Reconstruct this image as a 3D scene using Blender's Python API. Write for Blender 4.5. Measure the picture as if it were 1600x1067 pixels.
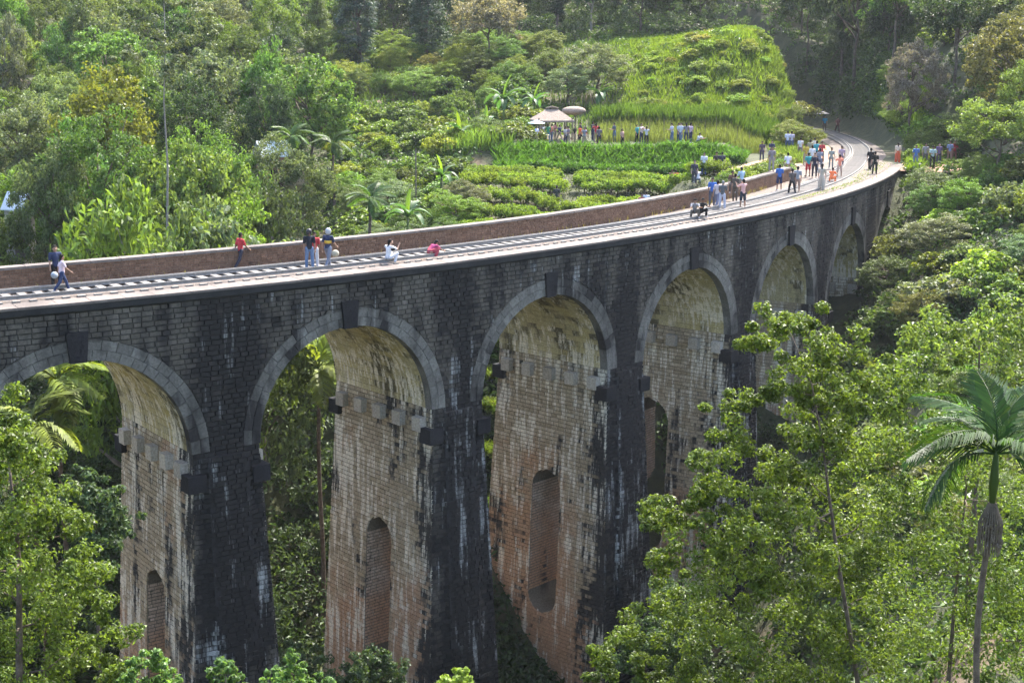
import bpy, math, random
import numpy as np
from mathutils import Vector, Matrix, Euler

sc = bpy.context.scene
for o in list(bpy.data.objects):
    bpy.data.objects.remove(o)
RNG = np.random.default_rng(11)
random.seed(5)

# ------------------------------------------------------------------ camera
R = 124.515                                    # radius of the outer bridge face
CX, CY, CZ = -28.107, -53.563, 10.185
YAW, PITCH, ROLL, FPX = .658, -.2078, .00894, 2268.8
FW = np.array([math.sin(YAW)*math.cos(PITCH), math.cos(YAW)*math.cos(PITCH), math.sin(PITCH)])
_rt = np.array([math.cos(YAW), -math.sin(YAW), 0.]); _up = np.cross(_rt, FW)
RT = math.cos(ROLL)*_rt + math.sin(ROLL)*_up
UP = -math.sin(ROLL)*_rt + math.cos(ROLL)*_up
cam_d = bpy.data.cameras.new('camera'); cam = bpy.data.objects.new('camera', cam_d)
sc.collection.objects.link(cam)
m = Matrix.Identity(4)
for i in range(3):
    m[i][0], m[i][1], m[i][2] = RT[i], UP[i], -FW[i]
m[0][3], m[1][3], m[2][3] = CX, CY, CZ
cam.matrix_world = m
cam_d.sensor_width = 36; cam_d.lens = FPX/1600*36; cam_d.clip_end = 3000; cam_d.clip_start = .5
sc.camera = cam

# ------------------------------------------------------------------ sky, sun, exposure
SUN_AZ, SUN_EL = YAW + .50, math.radians(52)
w = bpy.data.worlds.new('World'); sc.world = w; w.use_nodes = True
nt = w.node_tree
sky = nt.nodes.new('ShaderNodeTexSky'); sky.sky_type = 'NISHITA'; sky.sun_disc = False
sky.sun_elevation = SUN_EL; sky.sun_rotation = SUN_AZ; sky.air_density = 1.0; sky.dust_density = 3.5
bg = nt.nodes['Background']; bg.inputs[1].default_value = .15
nt.links.new(sky.outputs[0], bg.inputs[0])
sd = bpy.data.lights.new('sun', 'SUN'); sd.energy = 3.1; sd.angle = math.radians(.53); sd.color = (1, .955, .87)
so = bpy.data.objects.new('sun', sd); sc.collection.objects.link(so)
sdir = Vector((math.sin(SUN_AZ)*math.cos(SUN_EL), math.cos(SUN_AZ)*math.cos(SUN_EL), math.sin(SUN_EL)))
so.rotation_euler = sdir.to_track_quat('Z', 'Y').to_euler(); so.location = sdir*300
vs = sc.view_settings
vs.view_transform = 'Standard'; vs.look = 'None'; vs.exposure = 2.2; vs.gamma = 1; vs.use_curve_mapping = False
sc.render.engine = 'CYCLES'
sc.cycles.max_bounces = 6; sc.cycles.diffuse_bounces = 4; sc.cycles.transmission_bounces = 4
sc.cycles.use_adaptive_sampling = True; sc.cycles.adaptive_threshold = .02; sc.cycles.use_denoising = True
sc.cycles.transparent_max_bounces = 6; sc.cycles.caustics_reflective = False; sc.cycles.caustics_refractive = False

# ------------------------------------------------------------------ helpers
def ray(u, v): return FW + (u-800)/FPX*RT - (v-533.5)/FPX*UP
def at(u, v, d):                               # the point seen at pixel (u, v), d metres away on the plan
    r = ray(u, v); k = d/math.hypot(r[0], r[1]); return np.array([CX, CY, CZ]) + k*r
def onz(u, v, z):
    r = ray(u, v); return np.array([CX, CY, CZ]) + (z-CZ)/r[2]*r
def bent(s, off, z):
    t = s/R; r = R-off
    return (r*math.sin(t), R-r*math.cos(t), z)

def tag(o, label=None, cat=None, group=None, kind=None):
    if label: o['label'] = label
    if cat: o['category'] = cat
    if group: o['group'] = group
    if kind: o['kind'] = kind
    return o
def link(name, data, parent=None, loc=None, rot=None, scale=None, color=None):
    o = bpy.data.objects.new(name, data); sc.collection.objects.link(o)
    if parent: o.parent = parent
    if loc is not None: o.location = loc
    if rot is not None: o.rotation_euler = rot
    if scale is not None: o.scale = (scale,)*3 if isinstance(scale, (int, float)) else scale
    if color is not None: o.color = (*color[:3], 1)
    return o
def np_mesh(name, V, F, mat=None, rnd=None, co=None, smooth=False):
    """V (n,3); F (m,k) of one k, or a list of lists"""
    me = bpy.data.meshes.new(name)
    V = np.asarray(V, np.float32)
    if isinstance(F, np.ndarray):
        k = F.shape[1]; flat = F.ravel().astype(np.int32); nf = len(F)
        starts = np.arange(0, nf*k, k, dtype=np.int32)
    else:
        lens = np.array([len(f) for f in F], np.int32); nf = len(F)
        flat = np.fromiter((i for f in F for i in f), np.int32); starts = np.concatenate([[0], np.cumsum(lens)[:-1]]).astype(np.int32)
    me.vertices.add(len(V)); me.vertices.foreach_set('co', V.ravel())
    me.loops.add(len(flat)); me.loops.foreach_set('vertex_index', flat)
    me.polygons.add(nf); me.polygons.foreach_set('loop_start', starts)
    me.polygons.foreach_set('use_smooth', np.full(nf, bool(smooth)))
    me.update(calc_edges=True)
    if rnd is not None:
        a = me.attributes.new('rnd', 'FLOAT', 'POINT'); a.data.foreach_set('value', np.asarray(rnd, np.float32))
    if co is not None:
        a = me.attributes.new('co', 'FLOAT_VECTOR', 'POINT'); a.data.foreach_set('vector', np.asarray(co, np.float32).ravel())
    if mat: me.materials.append(mat)
    return me

class MB:
    """collects shapes; bend=True means the points are (along, in, up) on the curved bridge"""
    def __init__(s, bend=False): s.V = []; s.F = []; s.R = []; s.bend = bend
    def add(s, V, F, r=None):
        o = len(s.V); s.V.extend(V); s.F.extend([[i+o for i in f] for f in F])
        s.R.extend([random.random() if r is None else r]*len(V)); return s
    def box(s, c, h, rz=0, r=None, rot=None, taper=1):
        V = []
        M = rot if rot is not None else Matrix.Rotation(rz, 3, 'Z')
        for z in (-1, 1):
            k = taper if z > 0 else 1
            for x, y in ((-1, -1), (1, -1), (1, 1), (-1, 1)):
                p = M @ Vector((x*h[0]*k, y*h[1]*k, z*h[2])); V.append((p[0]+c[0], p[1]+c[1], p[2]+c[2]))
        return s.add(V, [[3, 2, 1, 0], [4, 5, 6, 7], [0, 1, 5, 4], [1, 2, 6, 5], [2, 3, 7, 6], [3, 0, 4, 7]], r)
    def tube(s, P, rad, n=7, r=None, cap=True):
        P = [Vector(p) for p in P]; V = []; F = []
        if isinstance(rad, (int, float)): rad = [rad]*len(P)
        for i, p in enumerate(P):
            t = (P[min(i+1, len(P)-1)]-P[max(i-1, 0)]).normalized()
            a = t.orthogonal().normalized() if i == 0 else (a - t*a.dot(t)).normalized()
            b = t.cross(a)
            for k in range(n):
                q = p + (a*math.cos(2*math.pi*k/n)+b*math.sin(2*math.pi*k/n))*rad[i]; V.append(tuple(q))
        for i in range(len(P)-1):
            for k in range(n):
                F.append([i*n+k, i*n+(k+1) % n, (i+1)*n+(k+1) % n, (i+1)*n+k])
        if cap: F += [list(range(n))[::-1], [(len(P)-1)*n+k for k in range(n)]]
        return s.add(V, F, r)
    def ell(s, c, rad, nu=8, nv=6, r=None, M=None):
        V = [(c[0], c[1], c[2]-rad[2])]; F = []
        V = []
        for j in range(1, nv):
            a = -math.pi/2+math.pi*j/nv
            for i in range(nu):
                b = 2*math.pi*i/nu
                V.append(Vector((math.cos(a)*math.cos(b)*rad[0], math.cos(a)*math.sin(b)*rad[1], math.sin(a)*rad[2])))
        V += [Vector((0, 0, -rad[2])), Vector((0, 0, rad[2]))]
        if M is not None: V = [M @ v for v in V]
        V = [(v[0]+c[0], v[1]+c[1], v[2]+c[2]) for v in V]
        for j in range(nv-2):
            for i in range(nu): F.append([j*nu+i, j*nu+(i+1) % nu, (j+1)*nu+(i+1) % nu, (j+1)*nu+i])
        b, t = (nv-1)*nu, (nv-1)*nu+1
        for i in range(nu): F.append([b, (i+1) % nu, i]); F.append([t, (nv-2)*nu+i, (nv-2)*nu+(i+1) % nu])
        return s.add(V, F, r)
    def strip(s, A, B, r=.5):
        n = len(A); return s.add(list(A)+list(B), [[i, i+1, n+i+1, n+i] for i in range(n-1)], r)
    def mesh(s, name, mat=None, smooth=False):
        V = np.array(s.V, float)
        if s.bend:
            t = V[:, 0]/R; r = R-V[:, 1]
            Wd = np.stack([r*np.sin(t), R-r*np.cos(t), V[:, 2]], -1)
            return np_mesh(name, Wd, s.F, mat, s.R, V, smooth)
        return np_mesh(name, V, s.F, mat, s.R, V, smooth)
    def obj(s, name, mat, parent=None, smooth=False, color=None, **kw):
        return link(name, s.mesh(name, mat, smooth), parent, color=color, **kw)

# ------------------------------------------------------------------ materials
def new_mat(name):
    m = bpy.data.materials.new(name); m.use_nodes = True
    return m, m.node_tree, m.node_tree.nodes['Principled BSDF']
class N:
    """tiny node builder"""
    def __init__(s, nt): s.nt = nt
    def n(s, t, **kw):
        x = s.nt.nodes.new('ShaderNode'+t)
        for k, v in kw.items(): setattr(x, k, v)
        return x
    def put(s, sock, v):
        if hasattr(v, 'is_output') or isinstance(v, bpy.types.NodeSocket): s.nt.links.new(v, sock)
        else: sock.default_value = v
    def attr(s, name, out='Fac'): x = s.n('Attribute', attribute_name=name); return x.outputs[out]
    def mapv(s, vec, scale=(1, 1, 1), loc=(0, 0, 0)):
        x = s.n('Mapping'); s.put(x.inputs[0], vec); x.inputs['Scale'].default_value = scale; x.inputs['Location'].default_value = loc
        return x.outputs[0]
    def noise(s, vec, scale=1, detail=4, rough=.55, dist=0):
        x = s.n('TexNoise'); s.put(x.inputs['Vector'], vec); x.inputs['Scale'].default_value = scale
        x.inputs['Detail'].default_value = detail; x.inputs['Roughness'].default_value = rough; x.inputs['Distortion'].default_value = dist
        return x.outputs[0]
    def ramp(s, v, a, b, lo=0., hi=1.):
        x = s.n('MapRange'); x.clamp = True; s.put(x.inputs[0], v); x.inputs[1].default_value = a; x.inputs[2].default_value = b
        x.inputs[3].default_value = lo; x.inputs[4].default_value = hi; return x.outputs[0]
    def math(s, op, a, b=0., c=0.):
        x = s.n('Math', operation=op); s.put(x.inputs[0], a); s.put(x.inputs[1], b); s.put(x.inputs[2], c); return x.outputs[0]
    def mix(s, f, a, b, mode='MIX'):
        x = s.n('Mix', data_type='RGBA', blend_type=mode); s.put(x.inputs[0], f)
        for i, v in ((6, a), (7, b)):
            s.put(x.inputs[i], (*v, 1) if isinstance(v, tuple) and len(v) == 3 else v)
        return x.outputs[2]
    def sep(s, v): x = s.n('SeparateXYZ'); s.put(x.inputs[0], v); return x.outputs
    def bump(s, h, dist=.02, strength=.6):
        x = s.n('Bump'); s.put(x.inputs['Height'], h); x.inputs['Distance'].default_value = dist; x.inputs['Strength'].default_value = strength
        return x.outputs[0]

def mat_masonry(name, base_a, base_b, dark, dark_rng, lime, lime_rng, pitch=None, lowdark=None, red=None, edge=None, moss=None, streak=(2.6, .22)):
    """weathered stone: per-block tone, dark algae patches, lime runs, all in the bridge's own coordinates"""
    m, nt, b = new_mat(name); g = N(nt)
    co = g.attr('co', 'Vector'); rnd = g.attr('rnd')
    s_, o_, z_ = g.sep(co)
    c = g.mix(rnd, base_a, base_b)
    if red:
        n0 = g.math('ADD', g.noise(co, .22, 3, .6), g.ramp(z_, -19, -11, .10, -.10)); c = g.mix(g.ramp(n0, .48, .62), c, red)
    if moss:
        n1 = g.noise(g.mapv(co, (.5, .5, .5)), .6, 3, .65); c = g.mix(g.ramp(n1, .45, .68, 0, .85), c, moss)
    n2 = g.noise(g.mapv(co, (1, 1, .5)), .28, 5, .68)
    n2b = g.noise(g.mapv(co, (1.0, 1.0, .12)), .9, 3, .6)
    dm = g.math('ADD', g.math('MULTIPLY', n2, .6), g.math('MULTIPLY', n2b, .4))
    dm = g.math('ADD', dm, g.math('MULTIPLY', g.math('SUBTRACT', rnd, .5), .12))
    if edge is not None:                      # rain runs down the outer corner of each pier
        e = g.ramp(o_, edge[0], edge[1], edge[2], 0); dm = g.math('ADD', dm, e)
    if pitch is not None:                     # drains between the arches leave a wet band
        ph = g.math('FRACT', g.math('DIVIDE', g.math('SUBTRACT', s_, pitch[0]), pitch[1]))
        dd = g.math('ABSOLUTE', g.math('SUBTRACT', ph, .5))
        band = g.ramp(dd, .02, .13, pitch[2], 0); dm = g.math('ADD', dm, band)
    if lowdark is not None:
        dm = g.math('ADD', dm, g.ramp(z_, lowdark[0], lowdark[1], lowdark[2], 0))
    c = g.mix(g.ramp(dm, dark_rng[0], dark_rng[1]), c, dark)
    n3 = g.noise(g.mapv(co, (streak[0], streak[0], streak[1])), 1.1, 4, .68)
    n4 = g.noise(co, .33, 1, .5)
    lm = g.math('ADD', g.math('MULTIPLY', n3, .72), g.math('MULTIPLY', n4, .28))
    lm = g.math('ADD', lm, g.math('MULTIPLY', g.math('SUBTRACT', rnd, .5), .05))
    if len(lime_rng) > 2: lm = g.math('ADD', lm, g.ramp(z_, lime_rng[2], lime_rng[3], 0, lime_rng[4]))
    c = g.mix(g.ramp(lm, lime_rng[0], lime_rng[1], 0, .9), c, lime)
    f = g.noise(co, 11, 3, .7)
    c = g.mix(.55, c, g.mix(g.ramp(f, .3, .7), (.35, .35, .35), (1.5, 1.5, 1.5)), 'MULTIPLY')
    nt.links.new(c, b.inputs['Base Color']); b.inputs['Roughness'].default_value = .92; b.inputs['Specular IOR Level'].default_value = .25
    h = g.math('ADD', f, g.math('MULTIPLY', g.noise(co, 4, 1), 1.2))
    nt.links.new(g.bump(h, .035, .7), b.inputs['Normal'])
    return m
def mat_noise(name, a, bcol, scale=2, rough=.9, lo=.35, hi=.65, bump=.01, spec=.25, coord=None, c3=None, detail=6):
    m, nt, b = new_mat(name); g = N(nt)
    tc = g.n('TexCoord').outputs['Object'] if coord is None else g.attr(coord, 'Vector')
    n = g.noise(tc, scale, detail, .6); c = g.mix(g.ramp(n, lo, hi), a, bcol)
    if c3: c = g.mix(g.ramp(g.noise(tc, scale*.23, 4), .5, .68), c, c3)
    f = g.noise(tc, scale*9, 3, .7); c = g.mix(.5, c, g.mix(g.ramp(f, .3, .7), (.55, .55, .55), (1.35, 1.35, 1.35)), 'MULTIPLY')
    nt.links.new(c, b.inputs['Base Color']); b.inputs['Roughness'].default_value = rough; b.inputs['Specular IOR Level'].default_value = spec
    if bump: nt.links.new(g.bump(g.math('ADD', n, f), bump, .7), b.inputs['Normal'])
    return m
def mat_leaf(name, rough=.5, spec=.35, trans=.42, vary=.5, yellow=(.13, .17, .02)):
    """leaf: albedo from the object's own colour, each leaf a little different; light passes through"""
    m, nt, b = new_mat(name); g = N(nt)
    oi = g.n('ObjectInfo'); rnd = g.attr('rnd')
    c = g.mix(g.ramp(rnd, 0, 1, 1-vary, 1+vary), (0, 0, 0), oi.outputs['Color'])
    k = g.n('Mix', data_type='RGBA', blend_type='MULTIPLY'); k.inputs[0].default_value = 1
    nt.links.new(oi.outputs['Color'], k.inputs[6])
    v = g.ramp(rnd, 0, 1, 1-vary, 1+vary); cb = g.n('CombineXYZ')
    for i in range(3): nt.links.new(v, cb.inputs[i])
    nt.links.new(cb.outputs[0], k.inputs[7])
    c = g.mix(g.ramp(g.math('FRACT', g.math('MULTIPLY', rnd, 7.31)), .72, 1, 0, .25), k.outputs[2], yellow)
    hs = g.n('HueSaturation'); nt.links.new(c, hs.inputs['Color'])
    nt.links.new(g.ramp(oi.outputs['Random'], 0, 1, .497, .512), hs.inputs['Hue'])
    nt.links.new(g.ramp(oi.outputs['Random'], 0, 1, .78, 1.22), hs.inputs['Value'])
    c = hs.outputs[0]
    nt.links.new(c, b.inputs['Base Color']); b.inputs['Roughness'].default_value = rough; b.inputs['Specular IOR Level'].default_value = spec
    tr = g.n('BsdfTranslucent'); tc = g.mix(1., c, (1.75, 1.7, .75), 'MULTIPLY'); nt.links.new(tc, tr.inputs[0])
    mx = g.n('MixShader'); mx.inputs[0].default_value = trans
    nt.links.new(b.outputs[0], mx.inputs[1]); nt.links.new(tr.outputs[0], mx.inputs[2])
    nt.links.new(mx.outputs[0], nt.nodes['Material Output'].inputs[0])
    return m
def mat_obj(name, rough=.85, spec=.2, scale=30):
    m, nt, b = new_mat(name); g = N(nt)
    oi = g.n('ObjectInfo'); f = g.noise(g.n('TexCoord').outputs['Object'], scale, 3)
    c = g.mix(.6, oi.outputs['Color'], g.mix(g.ramp(f, .3, .7), (.7, .7, .7), (1.25, 1.25, 1.25)), 'MULTIPLY')
    nt.links.new(c, b.inputs['Base Color']); b.inputs['Roughness'].default_value = rough; b.inputs['Specular IOR Level'].default_value = spec
    return m

P_ = 3.03; L_ = 9.14+P_; T0 = -.0629; S0 = R*T0            # pier, pitch, first whole crown in view
HD = 2.30; RA = 4.55; ZS = -(HD+RA); W_ = 7.7; ZB = -29.
M = {}
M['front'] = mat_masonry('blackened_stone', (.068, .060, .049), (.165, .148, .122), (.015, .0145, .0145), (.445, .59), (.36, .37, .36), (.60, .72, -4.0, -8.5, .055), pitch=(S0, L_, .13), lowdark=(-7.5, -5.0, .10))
M['mortar'] = mat_masonry('dark_mortar', (.03, .03, .03), (.06, .058, .055), (.012, .013, .015), (.42, .6), (.2, .2, .19), (.66, .8))
M['ring'] = mat_masonry('grey_arch_stone', (.115, .11, .097), (.215, .205, .182), (.022, .021, .021), (.485, .61), (.36, .355, .32), (.62, .78), lowdark=(ZS+.2, ZS+2.2, .03))
M['key'] = mat_masonry('wet_black_stone', (.012, .013, .015), (.022, .022, .025), (.01, .01, .012), (.4, .6), (.1, .1, .1), (.74, .85))
M['warm'] = mat_masonry('brown_pier_stone', (.30, .235, .150), (.465, .375, .258), (.036, .033, .030), (.53, .595), (.74, .67, .54), (.505, .59), streak=(2.8, .26), red=(.41, .25, .15), edge=(-.3, 1.7, .17))
M['warm_mortar'] = mat_masonry('brown_mortar', (.20, .165, .135), (.27, .22, .18), (.045, .041, .04), (.56, .66), (.3, .27, .24), (.58, .70), edge=(-.3, 1.7, .17))
M['niche'] = mat_masonry('red_niche_brick_brightened', (.50, .34, .235), (.66, .48, .35), (.07, .055, .05), (.60, .70), (.66, .58, .48), (.58, .68), red=(.55, .31, .18))  # red brick lightened in colour to offset the little light inside the openings
M['core'] = mat_masonry('pier_core', (.15, .12, .085), (.21, .17, .12), (.02, .02, .021), (.56, .66), (.3, .27, .24), (.62, .74), edge=(-.7, 1.3, .6))
M['soffit'] = mat_masonry('lichen_vault_stone', (.42, .355, .20), (.56, .48, .29), (.11, .092, .05), (.50, .60), (.76, .69, .55), (.535, .62, -3.0, -6.5, .05), streak=(3.4, .3), moss=(.43, .34, .12))
M['corbel'] = mat_masonry('pale_corbel_stone', (.34, .295, .24), (.50, .45, .38), (.10, .09, .08), (.62, .75), (.4, .38, .34), (.66, .8))
M['coping'] = mat_noise('pale_coping', (.125, .104, .092), (.185, .157, .14), 1.1, .85, .3, .7, .008, coord='co', c3=(.095, .08, .072))
M['fascia'] = mat_noise('algae_black_fascia', (.012, .013, .015), (.035, .035, .036), 1.5, .8, .3, .75, .015, coord='co')
M['parapet'] = mat_masonry('brown_parapet_brick', (.15, .085, .055), (.24, .14, .092), (.05, .034, .027), (.55, .72), (.36, .30, .25), (.66, .8), lowdark=(.05, .5, .07))
M['pmortar'] = mat_noise('parapet_mortar', (.12, .09, .07), (.18, .14, .11), 3, .95, bump=0, coord='co')
M['ballast'] = mat_noise('ballast_earth', (.115, .095, .082), (.20, .17, .15), 6, .95, .3, .7, .03, coord='co', c3=(.17, .13, .10))
M['sleeper'] = mat_noise('bleached_sleeper', (.15, .138, .125), (.22, .205, .19), 3, .85, .3, .7, .008)
M['rail'] = mat_noise('rail_steel', (.13, .125, .12), (.24, .235, .23), 8, .38, .3, .7, .002, .6, coord='co')
M['soil'] = mat_noise('orange_soil', (.30, .175, .11), (.40, .27, .19), 1.6, .95, .3, .7, .03)
M['bark'] = mat_noise('bark', (.07, .05, .038), (.17, .135, .105), 6, .9, .3, .7, .02)
M['palebark'] = mat_noise('pale_bark', (.17, .15, .125), (.30, .27, .24), 5, .85, .3, .7, .01)
M['thatch'] = mat_noise('thatch', (.20, .155, .125), (.36, .29, .24), 9, .95, .3, .7, .03)
M['wood'] = mat_noise('weathered_wood', (.10, .08, .065), (.20, .165, .13), 8, .9, .3, .7, .01)
M['leaf'] = mat_leaf('leaf', .5, .3, .33, .55); M['gloss'] = mat_leaf('glossy_leaf', .45, .25, .40, .6)
M['frond'] = mat_leaf('frond_leaf', .5, .3, .35, .35); M['grass'] = mat_leaf('grass_blade', .55, .3, .45, .45)
M['cloth'] = mat_obj('cloth'); M['skin'] = mat_obj('skin', .55, .35, 60); M['paint'] = mat_obj('painted', .5, .4, 20)
def mat_ground():
    m, nt, b = new_mat('hillside_ground'); g = N(nt); p = g.n('NewGeometry').outputs['Position']
    n = g.noise(p, .12, 6, .6); n2 = g.noise(p, .9, 6, .65)
    c = g.mix(g.ramp(n2, .35, .65), (.028, .034, .012), (.060, .066, .022))
    c = g.mix(g.ramp(n, .56, .70), c, (.13, .085, .05))
    nt.links.new(c, b.inputs['Base Color']); b.inputs['Roughness'].default_value = .95
    nt.links.new(g.bump(n2, .3, .8), b.inputs['Normal']); return m
M['ground'] = mat_ground()

# ------------------------------------------------------------------ figures in several poses
def cap(mb, a, b, ra, rb):
    a, b = Vector(a), Vector(b); mb.ell(a, (ra,)*3, 10, 8); mb.ell(b, (rb,)*3, 10, 8)
    if (b-a).length > 1e-4: mb.tube([a, b], [ra, rb], 10)
def remesh(name, mb, mat, vox, dec=.3):
    o = bpy.data.objects.new(name, mb.mesh(name)); sc.collection.objects.link(o)
    r = o.modifiers.new('r', 'REMESH'); r.mode = 'VOXEL'; r.voxel_size = vox
    sm = o.modifiers.new('s', 'SMOOTH'); sm.factor = .4; sm.iterations = 2
    d = o.modifiers.new('d', 'DECIMATE'); d.ratio = dec
    me = bpy.data.meshes.new_from_object(o.evaluated_get(bpy.context.evaluated_depsgraph_get())); me.name = name
    bpy.data.objects.remove(o); me.materials.clear(); me.materials.append(mat)
    me.polygons.foreach_set('use_smooth', np.ones(len(me.polygons), bool)); return me
def rot_dir(flex, abd, side): # from straight down, swung forward by flex and out by abd
    return Vector((side*math.sin(abd), math.sin(flex)*math.cos(abd), -math.cos(flex)*math.cos(abd)))
def pose(lean=0, nod=0, legs=((0, 0), (0, 0)), labd=.06, arms=((.05, .1, .15), (.05, .1, .15)), seat=None):
    J = {}; pel = Vector((0, 0, 0)); up = Vector((0, math.sin(lean), math.cos(lean))); J['pel'] = pel
    J['waist'] = pel+up*.14; J['chest'] = pel+up*.34; J['neck'] = pel+up*.50
    hd = Vector((0, math.sin(lean+nod), math.cos(lean+nod))); J['head'] = J['neck']+hd*.155+Vector((0, math.cos(lean+nod), -math.sin(lean+nod)))*.015; J['hup'] = hd; J['hfw'] = Vector((0, math.cos(lean+nod), -math.sin(lean+nod)))
    for i, sd_ in enumerate((-1, 1)):
        a, k = legs[i]; hip = pel+Vector((sd_*.095, 0, -.03)); kn = hip+rot_dir(a, labd, sd_)*.42; an = kn+rot_dir(a-k, labd*.3, sd_)*.41
        J['hip%d' % i], J['knee%d' % i], J['ank%d' % i] = hip, kn, an; f = a-k; J['toe%d' % i] = an+Vector((sd_*.03, .16*math.cos(max(-.5, min(.3, f*.5))), -.055))
        fl, ab, el = arms[i]; sh = J['neck']-up*.055+Vector((sd_*.185, 0, 0)); e = sh+rot_dir(lean*-0+fl, ab, sd_)*.285; hnd = e+rot_dir(fl+el, ab*.3-(.25 if el > 1.2 else 0), sd_)*.255
        J['sh%d' % i], J['el%d' % i], J['wr%d' % i] = sh, e, hnd
    low = min(min(J['ank%d' % i].z-.085, J['toe%d' % i].z-.03) for i in (0, 1)) if seat is None else J['pel'].z-.11-seat
    for k_ in J:
        if k_ not in ('hup', 'hfw'): J[k_] = J[k_]-Vector((0, 0, low))
    return J
def make_person(J, voxel=.010):
    body = MB(); up = (J['neck']-J['pel']).normalized()
    cap(body, J['pel'], J['waist'], .115, .10); cap(body, J['waist'], J['chest'], .10, .12); cap(body, J['chest'], J['neck'], .12, .055)
    for i in (0, 1): cap(body, J['chest']+up*.06, J['sh%d' % i], .09, .062)
    hd, hu, hf = J['head'], J['hup'], J['hfw']; cap(body, J['neck'], hd-hu*.05, .055, .052)
    cap(body, hd+hu*.045-hf*.012, hd-hu*.03+hf*.01, .083, .07); cap(body, hd-hu*.075+hf*.035, hd-hu*.03+hf*.03, .042, .06)
    cap(body, hd+hu*.01+hf*.082, hd-hu*.022+hf*.097, .010, .014)
    for sx in (-1, 1): cap(body, hd+Vector((sx*.080, 0, 0)), hd+Vector((sx*.084, 0, 0))-hu*.03, .014, .012)
    shirt, pants, shorts, skirt, shoes, hair = MB(), MB(), MB(), MB(), MB(), MB()
    cap(shirt, J['pel']+up*.0, J['waist'], .135, .122); cap(shirt, J['waist'], J['chest'], .122, .14); cap(shirt, J['chest'], J['chest']+up*.10, .14, .105)
    for i in (0, 1): cap(shirt, J['chest']+up*.07, J['sh%d' % i], .105, .075)
    for X in (pants, shorts): cap(X, J['pel']-up*.02, J['waist']-up*.03, .13, .118)
    cap(skirt, J['pel'], J['waist'], .14, .12)
    for i, sx in ((0, -1), (1, 1)):
        sh, el, wr = J['sh%d' % i], J['el%d' % i], J['wr%d' % i]; cap(body, sh, el, .054, .040); cap(body, el, wr, .040, .027)
        d = (wr-el).normalized(); palm_ = wr+d*.075; cap(body, wr, palm_, .027, .034)
        w_ = Vector((0, 1, 0))-d*d.y; w_ = w_.normalized() if w_.length > .2 else Vector((sx, 0, 0)); nrm = d.cross(w_)*(-sx)
        for q, (ln, o_) in enumerate(((.068, .030), (.078, .010), (.072, -.011), (.056, -.031))):
            b0 = palm_+w_*o_; b1 = b0+d*ln*.55+nrm*.010; b2 = b1+d*ln*.4+nrm*.022; cap(body, b0, b1, .0105, .0095); cap(body, b1, b2, .0095, .008)
        t0 = wr+d*.03+w_*.028; t1 = t0+d*.035+w_*.03; cap(body, t0, t1, .012, .010); cap(body, t1, t1+d*.03+w_*.006, .010, .008)
        cap(shirt, sh, sh.lerp(el, .72), .072, .062)
        hip, kn, an, toe = J['hip%d' % i], J['knee%d' % i], J['ank%d' % i], J['toe%d' % i]
        cap(body, hip, kn, .082, .056); cap(body, kn, kn.lerp(an, .35)+Vector((0, -.012, 0)), .056, .054); cap(body, kn.lerp(an, .35), an, .054, .036); cap(body, an, toe, .038, .028)
        cap(pants, hip, kn, .098, .075); cap(pants, kn, an+(kn-an).normalized()*.03, .075, .062)
        cap(shorts, hip, hip.lerp(kn, .9), .10, .088); cap(skirt, J['pel'], hip.lerp(kn, .5), .14, .12); cap(skirt, hip.lerp(kn, .5), kn, .13, .12); cap(skirt, kn, kn.lerp(an, .85), .12, .11)
        cap(shoes, an-Vector((0, .04, .05)), toe, .042, .040)
    cap(hair, hd+hu*.055-hf*.02, hd+hu*.035-hf*.03, .090, .088); cap(hair, hd+hu*.04-hf*.04, hd-hu*.05-hf*.055, .075, .05)
    long_ = MB(); long_.V, long_.F, long_.R = list(hair.V), list(hair.F), list(hair.R); cap(long_, hd-hu*.02-hf*.06, hd-hu*.2-hf*.085, .062, .045)
    eyes = MB()
    for sx in (-1, 1): eyes.ell(hd+hu*.012+hf*.074+Vector((sx*.03, 0, 0)), (.011,)*3, 6, 5)
    helmet = MB(); cap(helmet, hd+hu*.05-hf*.015, hd-hu*.01-hf*.02, .125, .118)
    return dict(body=remesh('body', body, M['skin'], voxel, .3), shirt=remesh('shirt', shirt, M['cloth'], .016), trousers=remesh('trousers', pants, M['cloth'], .016), shorts=remesh('shorts', shorts, M['cloth'], .016),
                skirt=remesh('skirt', skirt, M['cloth'], .018), shoes=remesh('shoes', shoes, M['cloth'], .014), hair=remesh('hair', hair, M['cloth'], .014), long=remesh('hair', long_, M['cloth'], .014), helmet=remesh('helmet', helmet, M['paint'], .014), eyes=eyes.mesh('eyes', M['key']))
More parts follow.
